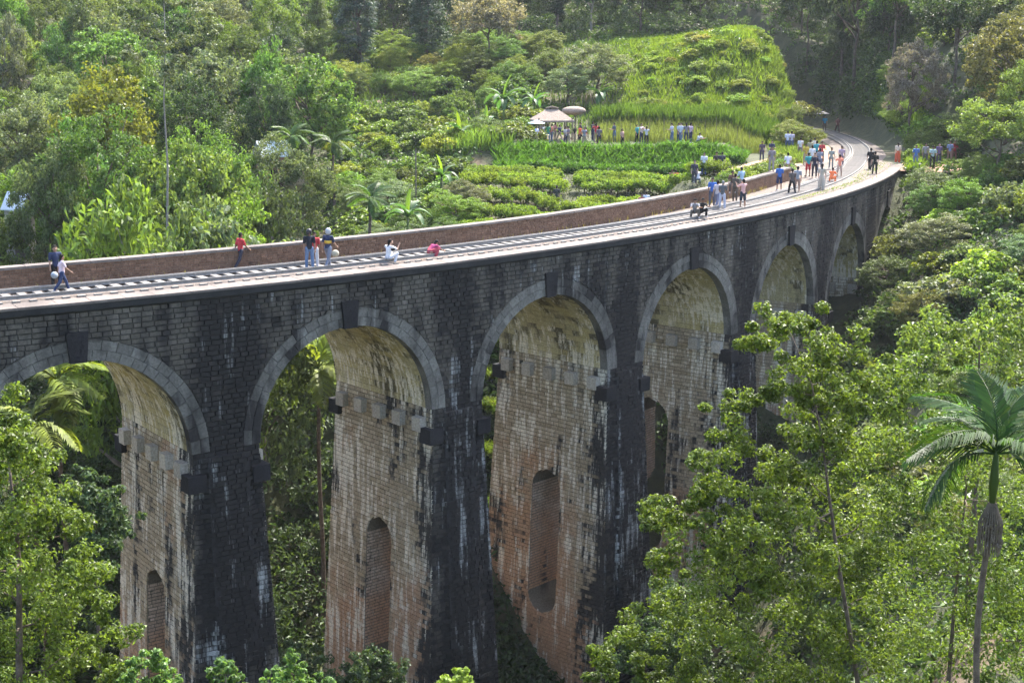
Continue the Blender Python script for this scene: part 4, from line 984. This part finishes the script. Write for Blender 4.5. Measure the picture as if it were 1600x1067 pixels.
B1 = [(1215, 505, 32), (1262, 512, 28), (1178, 528, 28), (1310, 558, 36), (1255, 572, 38), (1340, 605, 30), (1205, 600, 30), (1150, 622, 32), (1290, 640, 44), (1225, 672, 44), (1145, 690, 36), (1105, 728, 34), (1180, 755, 46), (1262, 752, 52), (1335, 690, 44),
      (1058, 795, 34), (1018, 812, 24), (1100, 832, 44), (1030, 868, 30), (1170, 850, 50), (1250, 868, 54), (1335, 810, 54), (1100, 920, 46), (1180, 950, 54), (1055, 962, 38), (990, 992, 34), (955, 1040, 28), (1060, 1042, 44), (1150, 1045, 54), (1260, 968, 54), (1350, 925, 54), (1260, 1055, 54), (1350, 1040, 54), (1010, 1060, 30), (1100, 775, 30), (1150, 800, 30), (1120, 990, 40), (1270, 610, 30), (1290, 700, 34), (1300, 760, 34), (1300, 850, 40), (1320, 900, 40), (1210, 720, 34), (1220, 810, 40), (1300, 1000, 44), (1210, 910, 40), (1140, 880, 36), (1370, 860, 44), (1390, 960, 44)]
blob_tree('broadleaf_tree', 'near tree with glossy light green leaves covering the foot of the right piers', B1, 29, 2.0, [(1235, 520), (1268, 600), (1285, 690), (1296, 780), (1310, 880), (1330, 1000), (1345, 1100)], 105, .125, .052, (.108, .16, .026), 31, rk=1.2, r0=.055)
B2 = [(1400, 700, 46), (1460, 660, 46), (1400, 780, 50), (1470, 760, 55), (1540, 700, 55), (1600, 660, 55), (1410, 870, 55), (1480, 850, 60), (1550, 800, 60), (1610, 780, 55), (1440, 950, 60), (1520, 920, 60), (1590, 890, 60), (1420, 1040, 60), (1500, 1020, 60), (1580, 990, 60), (1550, 1060, 50), (1640, 940, 60), (1650, 840, 60), (1380, 640, 36), (1660, 1040, 60), (1430, 610, 36)]
blob_tree('broadleaf_tree', 'second near tree behind the areca palm at the right edge', B2, 35, 2.2, [(1500, 680), (1510, 760), (1500, 860), (1490, 960), (1480, 1090)], 100, .14, .06, (.10, .15, .028), 32, rk=1.25, r0=.06)
B3 = [(1450, 520, 38), (1510, 510, 40), (1570, 520, 42), (1620, 540, 44), (1440, 560, 34), (1500, 570, 42), (1560, 590, 44), (1610, 610, 46), (1400, 575, 30), (1650, 600, 44), (1380, 590, 26)]
blob_tree('broadleaf_tree', 'sunlit pale-leaved tree above the areca palm on the right slope', B3, 47, 2.0, [(1530, 520), (1530, 570), (1530, 640), (1530, 700)], 80, .2, .1, (.125, .18, .045), 33, rk=1.2)
B4 = [(-20, 660, 44), (15, 650, 38), (45, 700, 40), (5, 720, 50), (80, 760, 40), (35, 790, 52), (-30, 800, 60), (100, 820, 44), (60, 860, 54), (0, 870, 56), (130, 880, 42), (95, 920, 54), (30, 940, 56), (150, 940, 42), (165, 990, 42), (110, 1000, 54), (40, 1020, 56), (170, 1045, 44), (100, 1060, 50), (-20, 980, 60), (-40, 900, 60), (205, 1055, 30), (10, 1075, 50)]
blob_tree('broadleaf_tree', 'near tree with yellow-green leaves at the left edge', B4, 26, 1.8, [(10, 680), (20, 780), (30, 880), (30, 980), (30, 1100)], 105, .115, .054, (.11, .165, .03), 34, rk=1.15)
for k, (u, v, col, lab) in enumerate(((232, 1030, (.10, .17, .05), 'sprig of young tree poking up beside the left near tree'), (352, 1045, (.09, .16, .05), 'sprig of young tree in front of the first pier foot'), (455, 1035, (.10, .175, .05), 'sprig of young tree between the first two piers'), (715, 1062, (.17, .22, .035), 'yellow-green sprig of young tree in front of the second pier foot'))):
    blob_tree('young_tree', lab, [(u-14, v+8, 14), (u+12, v+4, 14), (u, v-8, 12), (u-22, v+26, 18), (u+22, v+28, 18), (u, v+40, 24), (u+34, v+44, 20), (u-30, v+50, 20)], 24, .4, [(u, v), (u, v+40), (u, v+120)], 26, .12, .055, col, 40+k, 'young tree', r0=.03)
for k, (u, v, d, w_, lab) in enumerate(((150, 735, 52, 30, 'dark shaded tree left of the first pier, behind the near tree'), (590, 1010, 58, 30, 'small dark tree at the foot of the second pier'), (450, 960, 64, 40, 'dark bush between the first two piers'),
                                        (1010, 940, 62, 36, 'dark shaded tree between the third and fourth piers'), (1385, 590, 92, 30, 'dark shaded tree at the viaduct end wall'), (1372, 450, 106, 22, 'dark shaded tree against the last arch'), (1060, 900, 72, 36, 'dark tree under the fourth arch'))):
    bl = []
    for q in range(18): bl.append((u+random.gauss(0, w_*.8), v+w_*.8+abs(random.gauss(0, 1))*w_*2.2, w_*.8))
    blob_tree('shaded_tree', lab, bl, d, 1.2, [(u, v+w_), (u, v+w_*3), (u, v+w_*6)], 40, .24, .12, DARK, 60+k, mat='leaf', r0=.09)  # dark leaf colour carries the bridge's shade on these trees

blob_tree('eucalyptus_tree', 'very tall tree with a long bare pale trunk above the left wood', [(255, -30, 30), (215, 20, 26), (300, 10, 26), (240, 60, 24), (290, 75, 24), (320, 50, 20), (205, 90, 20), (262, 110, 18), (330, 110, 16), (280, -60, 30), (230, -70, 30)], 88, 1.5, [(254, -60), (258, 60), (256, 160), (262, 260), (261, 372), (266, 480)], 60, .30, .09, GREY, 91, mat='leaf', r0=.10, tmat='palebark')
# ------------------------------------------------------------------ paths, hut, houses, pole
def sheet(name, pts_fn, ns, nf, mat, label):
    V = []; F = []
    for i in range(ns+1):
        for j in range(nf+1):
            s, o_ = pts_fn(i/ns, j/nf); x, y, _ = bent(s, o_, 0); V.append((x, y, max(float(gz(x, y)), -.16)+.05+.02*math.sin(i*1.3+j)))
    for i in range(ns):
        for j in range(nf): F.append([i*(nf+1)+j, (i+1)*(nf+1)+j, (i+1)*(nf+1)+j+1, i*(nf+1)+j+1])
    o = link(name, np_mesh(name, np.array(V), F, mat, smooth=True)); o['kind'] = 'structure'; return o
sheet('path', lambda a, b: (57+a*40, 5.2+b*(2.6+1.4*math.sin(a*5))+a*1.0), 30, 4, M['soil'], 'soil')
sheet('path', lambda a, b: (61+a*36, 10.6+b*(1.7+.5*math.sin(a*7))-a*1.5), 24, 3, M['soil'], 'soil')
sheet('path', lambda a, b: (71+a*14, -5.2+b*(5.0)+.4*math.sin(a*6)), 12, 6, M['soil'], 'soil')
# hedge between the parapet end and the upper soil path
for k in range(16):
    s = 52+k*1.35; x, y, _ = bent(s, 8.9+.5*math.sin(k), 0); inst_tree('bush', x, y, -.3, random.uniform(.8, 1.2), 1.2, random.choice([MID, BRIGHT]), 'low hedge shrub behind the end of the parapet, %s from left' % nth(k), 'shrub', 'hedge shrubs behind the parapet end')

def roof_mesh(hx, hy, h, ridge, over=.0, th=.16):
    V = [(-hx, -hy, 0), (hx, -hy, 0), (hx, hy, 0), (-hx, hy, 0), (-ridge, 0, h), (ridge, 0, h)]
    mb = MB(); mb.add(V+[(x, y, z-th) for x, y, z in V], [[0, 1, 5, 4], [1, 2, 5], [2, 3, 4, 5], [3, 0, 4], [6, 10, 11, 7], [7, 11, 8], [8, 11, 10, 9], [9, 10, 6], [0, 6, 7, 1], [1, 7, 8, 2], [2, 8, 9, 3], [3, 9, 6, 0]]); return mb
t = at(862, 215, 136); gzz = float(gz(t[0], t[1])); hut = link('thatched_hut', None, loc=(t[0], t[1], gzz), rot=(0, 0, -YAW+.25)); tag(hut, 'open hut with brown thatched hip roof above the crowd', 'hut')
ob = roof_mesh(1.8, 1.4, 1.0, .5).obj('roof', M['thatch'], hut, loc=(0, 0, 1.85))
mb = MB(); mb.tube([(-.6, 0, 0), (0, 0, .12), (.6, 0, 0)], [.12, .16, .12], 8); mb.obj('ridge_thatch', M['bark'], ob, loc=(0, 0, 1.0))
for x in (-1.6, 1.6):
    for y in (-1.25, 1.25): MB().tube([(x, y, -.3), (x, y, 2.1)], .06, 7).obj('post', M['wood'], hut)
MB().box((0, 0, .75), (1.2, .35, .04)).obj('counter', M['wood'], hut)
t = at(896, 215, 139); gzz = float(gz(t[0], t[1])); hut = link('thatched_shelter', None, loc=(t[0], t[1], gzz), rot=(0, 0, -YAW)); tag(hut, 'smaller shelter with grey rounded thatch on two posts right of the hut', 'shelter')
mb = MB(); mb.ell((0, 0, 2.35), (1.15, .8, .42), 14, 8); mb.obj('roof', M['thatch'], hut, True)
for x in (-.7, .15): MB().tube([(x, 0, -.3), (x, 0, 2.2)], .06, 7).obj('post', M['wood'], hut)
t = at(838, 215, 133); gzz = float(gz(t[0], t[1])); um = link('parasol', None, loc=(t[0], t[1], gzz)); tag(um, 'pale blue parasol at the left corner of the thatched hut', 'parasol')
mb = MB(); n = 10
mb.add([(0, 0, 2.0)]+[(.8*math.cos(6.283*k/n), .8*math.sin(6.283*k/n), 1.72) for k in range(n)], [[0, k+1, (k+1) % n+1] for k in range(n)]); mb.obj('canopy', M['paint'], um, color=(.35, .5, .55)); MB().tube([(0, 0, 0), (0, 0, 1.98)], .02, 6).obj('pole', M['wood'], um)
# thin fence stakes behind the crowd
for k in range(16):
    t = at(915+k*17+random.uniform(-4, 4), 215, 135+random.uniform(0, 3)); z = float(gz(t[0], t[1])); h = random.uniform(1.5, 2.3)
    tag(MB().tube([(0, 0, -.3), (random.uniform(-.1, .1), 0, h)], [.035, .022], 6).obj('stake', M['wood'], loc=(t[0], t[1], z)), 'thin wooden stake behind the platform crowd, %s from the hut' % nth(k), 'stake', 'stakes behind the crowd')
def house(u, v, d, w_, rot, roofc, wallc, label, base=None):
    t = at(u, v, d); z = float(gz(t[0], t[1])); z = t[2]-3.6 if base is None else base; r = link('house', None, loc=(t[0], t[1], z), rot=(0, 0, rot)); tag(r, label, 'house')
    MB().box((0, 0, .5), (w_*.5, w_*.38, 2.0)).obj('wall', M['paint'], r, color=wallc)
    mb = MB(); hx, hy = w_*.6, w_*.5
    mb.add([(-hx, -hy, 2.5), (hx, -hy, 2.5), (hx, 0, 3.6), (-hx, 0, 3.6), (hx, hy, 2.5), (-hx, hy, 2.5), (-hx, -hy, 2.42), (hx, -hy, 2.42), (hx, hy, 2.42), (-hx, hy, 2.42)], [[0, 1, 2, 3], [3, 2, 4, 5], [6, 7, 1, 0], [9, 8, 4, 5], [6, 7, 8, 9]]); mb.obj('roof', M['paint'], r, color=roofc)
    MB().add([(hx-.25, -hy*.62, 2.55), (hx-.25, hy*.62, 2.55), (hx-.25, 0, 3.35)], [[0, 1, 2]]).obj('gable', M['paint'], r, color=(.12, .25, .5))
    MB().box((0, -w_*.38-.02, .9), (.45, .03, .55)).obj('window', M['key'], r); MB().box((w_*.3, -w_*.38-.02, .2), (.42, .03, 1.0)).obj('door', M['wood'], r)
house(425, 220, 112, 2.1, -YAW+.5, (.62, .68, .72), (.35, .18, .14), 'small house with white sheet roof and blue gable in the left wood')
house(458, 264, 108, 1.3, -YAW+.2, (.3, .25, .16), (.42, .33, .16), 'small cream walled hut below the white-roofed house')
house(28, 300, 101, 1.5, -YAW-.4, (.55, .6, .66), (.3, .28, .26), 'small house with pale grey roof at the left edge of the wood')
t = at(650, 285, 112); z = float(gz(t[0], t[1])); t2 = at(650, 232, 112)
tag(MB().tube([(0, 0, -.3), (0, 0, t2[2]-z)], [.07, .05], 8).obj('pole', M['wood'], loc=(t[0], t[1], z)), 'thin dark wooden pole standing left of the tea rows', 'pole')

# ------------------------------------------------------------------ people
WHITE, BLACK, NAVY, JEAN, RED, PINK, GREYC, LBLUE, BLUEC, ORANGE, KHAKI, TEAL, MAG, GREENC, YELC = (.62, .62, .66), (.018, .018, .02), (.03, .04, .085), (.10, .15, .26), (.42, .04, .05), (.62, .36, .34), (.22, .22, .24), (.32, .46, .58), (.05, .13, .40), (.75, .17, .06), (.30, .25, .18), (.05, .30, .32), (.35, .05, .14), (.05, .22, .12), (.65, .42, .06)
SKIN = [(.20, .105, .065), (.26, .145, .095), (.32, .19, .13), (.46, .30, .23)]
FWD, BACK = -YAW, -YAW+math.pi
def person(u, v, z, po, top, bottom, label, face=BACK, wear='trousers', h=1.68, hair=(.012, .01, .009), style='hair', skin=None, helmet=None, group=None, d=None, zabs=None, sink=0):
    p = onz(u, v, z) if d is None else at(u, v, d)
    if d is not None: p[2] = float(gz(p[0], p[1]))
    r = link('person', None, loc=(p[0], p[1], p[2]-sink), rot=(0, 0, face+random.uniform(-.15, .15)), scale=h/1.66); tag(r, label, 'person', group); m = PM[po]
    sk = skin or random.choice(SKIN)
    link('body', m['body'], r, color=sk); link('shirt', m['shirt'], r, color=top); link(wear, m[wear], r, color=bottom); link('shoes', m['shoes'], r, color=random.choice([BLACK, (.05, .04, .035), WHITE]))
    hr = link('hair', m['long' if style == 'long' else 'hair'], r, color=hair); link('eyes', m['eyes'], r)
    if helmet: link('helmet', m['helmet'], r, color=helmet)
    return r
def small(mb, name, mat, color, loc, label, cat): return tag(mb.obj(name, mat, color=color, loc=tuple(loc)), label, cat)
TANG = lambda s: s/R-math.pi/2
G1 = 'people strolling on the near half of the viaduct'; G2 = 'people gathered on the far half of the viaduct'
person(89, 452, .0, 'stand', NAVY, BLACK, 'person in dark jacket behind the one in a pale pink top', BACK+.6, h=1.72, group=G1)
person(98, 456, .0, 'walk', (.62, .5, .56), (.035, .05, .11), 'person in pale pink top and dark jeans walking at the left end', TANG(-8), h=1.5, group=G1, style='long')
small(MB().ell((0, 0, 0), (.14, .17, .14), 12, 8), 'motorcycle_helmet', M['paint'], (.25, .28, .32), onz(85, 430, .75), 'pale grey helmet held by the person in the dark jacket', 'helmet')
person(376, 421, .0, 'walk', RED, (.035, .035, .05), 'person in red shirt and dark trousers walking beside the parapet', TANG(0), h=1.62, group=G1)
person(484, 422, .0, 'stand', (.02, .022, .03), (.13, .19, .31), 'person in black shirt and light blue jeans wearing a dark cap', BACK+.3, h=1.72, helmet=(.02, .02, .025), group=G1)
person(492, 419, .0, 'stand', (.45, .05, .06), WHITE, 'person in red top and white trousers half hidden behind the one in black', BACK, h=1.55, group=G1)
r = person(513, 419, .0, 'walk', NAVY, (.16, .18, .24), 'person in navy and yellow striped shirt wearing a white helmet', TANG(4)+.3, h=1.74, helmet=(.42, .43, .46), group=G1)
J = PO['walk']; mb = MB(); q = (J['waist']+J['chest'])/2; mb.tube([q-Vector((0, 0, .06)), q+Vector((0, 0, .06))], [.152, .156], 14); mb.obj('stripe', M['cloth'], r, True, color=YELC)
small(MB().ell((0, 0, 0), (.16, .19, .16), 12, 8), 'carried_bag', M['cloth'], (.36, .33, .25), onz(524, 396, .72)-0*np.array([0, 0, 1]), 'pale rounded bag carried by the person in the white helmet', 'bag')
r = person(607, 413, .0, 'kneelphoto', WHITE, (.5, .52, .58), 'person in white shirt crouching on the track edge taking a photo', FWD-.5, h=1.66, group=G1, style='long')
p = onz(614, 390, .95); small(MB().box((0, 0, 0), (.07, .05, .05)).tube([(0, 0, 0), (.05, .09, 0)], .035, 8), 'camera', M['key'], None, p, 'small black camera held up by the crouching photographer', 'camera')
person(671, 404, .0, 'reach', MAG, (.28, .05, .07), 'person in magenta clothes crouching and leaning over the rail', TANG(9)+.1, h=1.55, group=G1, wear='skirt', style='long')
person(1085, 341, .1, 'squat', GREYC, (.12, .11, .10), 'person in grey top crouching on the near rail', BACK, group=G2)
person(1095, 340, .1, 'squat', BLACK, BLACK, 'person in black crouching next to the one in grey', BACK+.3, group=G2)
person(1112, 323, .0, 'stand', BLUEC, (.10, .11, .14), 'person in blue shirt nearest the parapet behind the crouching pair', BACK, h=1.7, group=G2)
person(1120, 325, .0, 'walk', (.45, .40, .42), (.16, .17, .24), 'person in pale patterned top stepping over the rail', TANG(31), h=1.66, group=G2)
person(1128, 328, .0, 'cross', (.10, .11, .12), (.40, .42, .52), 'person with dark shirt and pale trousers, hands held together', TANG(32)+.4, h=1.68, group=G2, hair=(.20, .20, .2))
person(1148, 315, .0, 'stand', (.10, .085, .07), (.10, .08, .06), 'person in dark brown standing at the parapet', TANG(35), h=1.68, group=G2)
person(1160, 326, .0, 'photo', PINK, (.03, .035, .05), 'person in pink shirt and dark shorts with back turned', FWD+.5, 'shorts', 1.72, group=G2)
person(1159, 283, .95, 'sit', LBLUE, KHAKI, 'person in light blue top sitting on the parapet', FWD+.3, group=G2)
person(1144, 289, .95, 'sit', (.12, .07, .05), (.1, .08, .07), 'person in dark brown sitting on the parapet', BACK, group=G2)
person(1217, 298, .0, 'stand', BLUEC, NAVY, 'person in royal blue shirt walking near the parapet', FWD, 'shorts', 1.7, group=G2)
person(1237, 304, .0, 'walk', (.10, .085, .08), BLACK, 'person in dark brown shirt stepping across the track', TANG(45)+.6, h=1.7, group=G2)
person(1245, 302, .0, 'stand', (.26, .28, .32), (.3, .2, .16), 'person in grey backpack and shorts beside the track', FWD, 'shorts', 1.72, group=G2)
person(1205, 268, .95, 'stand', (.20, .18, .20), (.26, .24, .24), 'person in grey standing upright on the parapet', BACK, h=1.66, group=G2)
person(1231, 258, .95, 'sit', (.6, .6, .72), KHAKI, 'person in white shirt sitting on the parapet end', FWD, group=G2)
person(1262, 276, .0, 'stand', TEAL, RED, 'person in teal shirt and red shorts', FWD+.4, 'shorts', 1.7, group=G2)
person(1272, 278, .0, 'stand', (.03, .03, .05), (.03, .03, .04), 'person in black beside the one in red shorts', BACK, h=1.74, group=G2)
person(1280, 268, .0, 'stand', (.2, .22, .28), (.12, .13, .18), 'person in slate grey shirt behind the one in black', FWD, h=1.7, group=G2)
person(1283, 299, .0, 'stand', (.42, .37, .31), (.44, .39, .33), 'person in long pale beige robe standing between the rails', TANG(58), 'skirt', 1.78, group=G2, style='long')
person(1299, 286, .0, 'squat', ORANGE, (.8, .2, .07), 'person in bright orange crouching between the rails', TANG(62), h=1.6, group=G2)
person(1311, 278, .0, 'photo', (.72, .24, .16), (.5, .36, .3), 'person in coral pink top standing on the track', FWD, 'shorts', 1.66, group=G2)
person(1314, 262, .0, 'stand', (.4, .3, .38), (.2, .14, .16), 'person in mauve top near the inner rail', BACK, h=1.66, group=G2)
person(1298, 264, .0, 'stand', (.26, .28, .26), (.22, .23, .22), 'person in grey green by the inner rail', BACK, h=1.62, group=G2)
person(1268, 262, .0, 'stand', WHITE, KHAKI, 'person in white shirt at the centre of the crowd', FWD, h=1.7, group=G2)
person(1275, 254, .0, 'stand', (.05, .3, .36), BLACK, 'person in turquoise shirt at the back of the crowd', FWD, h=1.72, group=G2)
person(1283, 255, .0, 'cross', (.4, .05, .06), BLACK, 'person in dark red shirt at the back of the crowd', BACK, h=1.7, group=G2)
person(1258, 258, .0, 'cross', (.42, .32, .06), KHAKI, 'person in mustard shirt at the back of the crowd', BACK, h=1.66, group=G2)
person(1265, 250, .0, 'stand', (.30, .29, .2), KHAKI, 'person in olive shirt behind the mustard shirted one', FWD, h=1.66, group=G2)
person(1272, 247, .0, 'stand', (.5, .48, .42), KHAKI, 'person in cream shirt farthest back in the crowd', FWD, h=1.66, group=G2)
person(1250, 246, .0, 'walk', (.55, .55, .58), (.22, .17, .14), 'person in white top walking on the soil path', FWD, h=1.68, group=G2)
person(1230, 236, .0, 'stand', (.6, .6, .75), (.07, .09, .16), 'person in white shirt and dark shorts on the soil path', FWD, 'shorts', 1.74, group=G2)
person(1236, 236, .0, 'stand', (.55, .5, .6), (.09, .11, .18), 'person in pale lilac shirt and dark shorts on the soil path', FWD, 'shorts', 1.72, group=G2)
person(1205, 252, .0, 'cross', NAVY, (.14, .05, .06), 'person in navy on the soil path above the parapet', BACK, h=1.66, group=G2)
person(1190, 252, .0, 'stand', (.08, .06, .09), (.06, .06, .10), 'person in dark purple on the soil path above the parapet', BACK, h=1.6, group=G2)
person(1288, 206, .0, 'stand', (.06, .33, .5), (.1, .08, .07), 'person in sky blue shirt under the pale parasol on the track', BACK, h=1.68, group=G2)
p = onz(1284, 206, 0)
um = link('parasol', None, loc=tuple(p)); tag(um, 'cream parasol held up where the track leaves the viaduct', 'parasol'); mb = MB(); n = 10
mb.add([(0, 0, 2.25)]+[(.75*math.cos(6.283*k/n), .75*math.sin(6.283*k/n), 1.98) for k in range(n)], [[0, k+1, (k+1) % n+1] for k in range(n)]); mb.obj('canopy', M['paint'], um, color=(.6, .52, .45)); MB().tube([(0, 0, .9), (0, 0, 2.22)], .018, 6).obj('pole', M['wood'], um)
person(1308, 208, .0, 'walk', (.22, .09, .08), (.12, .06, .06), 'person in maroon walking on the distant track', BACK, h=1.7, group=G2)
person(1359, 267, .0, 'walk', (.012, .012, .014), (.012, .012, .014), 'person all in black nearest the track on the outer side', TANG(68), h=1.76, group=G2)
person(1366, 274, .0, 'stand', (.014, .016, .014), (.03, .035, .03), 'person in black jacket at the outer coping', FWD, h=1.72, group=G2)
person(1402, 255, .05, 'stand', (.6, .5, .42), (.5, .10, .05), 'person in pale top and red skirt at the end of the coping', FWD, 'skirt', 1.62, style='long', group=G2)
for (u, v, t_, b_, lab) in ((1430, 262, (.10, .18, .42), (.16, .2, .3), 'person in blue on the soil path, leftmost of that group'), (1445, 258, (.25, .24, .25), (.1, .1, .11), 'person in grey on the soil path beside the one in blue'), (1456, 263, (.35, .5, .52), BLACK, 'person in pale aqua top on the soil path'), (1466, 258, (.15, .1, .2), (.06, .06, .09), 'person in dark purple on the soil path'), (1483, 254, (.2, .25, .4), (.3, .2, .15), 'person in slate blue at the right end of the soil path'), (1490, 253, (.4, .04, .06), (.22, .1, .08), 'person in red at the right end of the soil path')):
    person(u, v, .0, random.choice(('stand', 'cross')), t_, b_, lab, random.choice((BACK, FWD)), h=1.72, group='people on the path at the viaduct end')
# people among the tea and by the grass bank
for (u, v, d, t_, b_, lab, po) in ((1099, 285, 112, (.6, .6, .68), (.05, .11, .34), 'person in white top and blue skirt below the grass bank', 'stand'), (1118, 285, 113, (.06, .05, .05), BLACK, 'person in black below the grass bank, left of two', 'cross'), (1127, 284, 113, (.05, .05, .07), (.05, .05, .06), 'person in black below the grass bank, right of two', 'stand'),
                                   (1084, 300, 107, (.07, .06, .08), (.08, .07, .08), 'person in dark clothes close behind the parapet', 'stand'), (1090, 301, 107, (.5, .5, .55), GREYC, 'person in light top close behind the parapet', 'squat'), (1050, 275, 116, (.22, .12, .09), (.10, .06, .05), 'person in brown at the shaded foot of the grass bank', 'cross'), (1056, 275, 116, (.5, .06, .06), (.09, .05, .05), 'person in red at the shaded foot of the grass bank', 'stand'),
                                   (1003, 305, 105, (.3, .08, .1), (.08, .07, .08), 'person in dark red among the tea bushes', 'stand'), (1010, 305, 105, (.5, .55, .68), (.1, .12, .2), 'person in pale blue among the tea bushes', 'cross'), (1018, 306, 104, (.62, .62, .66), (.12, .12, .16), 'person in white among the tea bushes', 'stand'), (870, 293, 108, (.06, .06, .055), (.08, .07, .06), 'person in dark clothes standing alone in the picking path', 'stand')):
    person(u, v, 0, po, t_, b_, lab, random.choice((BACK, FWD)), d=d, h=1.66, group='people in the tea garden')
PL = [(828, (.06, .09, .16), 'dark blue'), (838, (.5, .55, .7), 'pale blue'), (846, (.30, .22, .2), 'brown'), (850, (.6, .58, .58), 'white'), (856, GREENC, 'green'), (862, (.62, .22, .18), 'coral'), (867, (.65, .3, .28), 'salmon'), (874, NAVY, 'navy'), (884, (.5, .46, .46), 'light grey'), (888, (.22, .16, .2), 'plum'), (898, BLACK, 'black'), (906, ORANGE, 'orange'), (907, (.12, .10, .14), 'charcoal'), (913, (.24, .25, .30), 'slate grey'), (915, (.4, .14, .16), 'maroon'), (926, (.05, .05, .06), 'jet black'), (931, RED, 'red'), (936, (.14, .12, .14), 'dark grey'), (960, (.10, .11, .14), 'grey black'), (972, (.48, .30, .26), 'dusty pink'), (995, TEAL, 'teal'), (1002, (.56, .46, .46), 'pale rose'), (1010, (.5, .5, .55), 'silver grey'), (1050, (.5, .5, .58), 'lavender grey'), (1060, (.42, .5, .62), 'powder blue'), (1064, (.5, .54, .62), 'ice blue'), (1072, (.18, .17, .2), 'anthracite'), (1079, (.5, .4, .5), 'lilac'), (1090, (.6, .6, .64), 'bright white')]
for k, (u, col, nm) in enumerate(PL):
    d = 130.4+random.uniform(0, 3.6)+(1.2 if k % 3 == 0 else 0)
    person(u, 217, 0, random.choice(('stand', 'walk', 'cross', 'photo', 'squat', 'stand')), col, random.choice((BLACK, NAVY, KHAKI, JEAN)), 'person in %s top on the platform behind the grass bank' % nm, random.choice((BACK, FWD, BACK+.8, FWD-.9, BACK-1.1)), d=d, h=random.uniform(1.55, 1.75), group='people on the platform', style=random.choice(('hair', 'long')))

# ------------------------------------------------------------------ air
hb = MB().box((60, 130, 10), (420, 400, 42)); hz = hb.obj('haze', None)
hm = bpy.data.materials.new('haze_air'); hm.use_nodes = True; hn = hm.node_tree; hn.nodes.remove(hn.nodes['Principled BSDF'])
pv = hn.nodes.new('ShaderNodeVolumePrincipled'); pv.inputs['Density'].default_value = .00010; pv.inputs['Color'].default_value = (.86, .92, 1, 1); pv.inputs['Anisotropy'].default_value = .25
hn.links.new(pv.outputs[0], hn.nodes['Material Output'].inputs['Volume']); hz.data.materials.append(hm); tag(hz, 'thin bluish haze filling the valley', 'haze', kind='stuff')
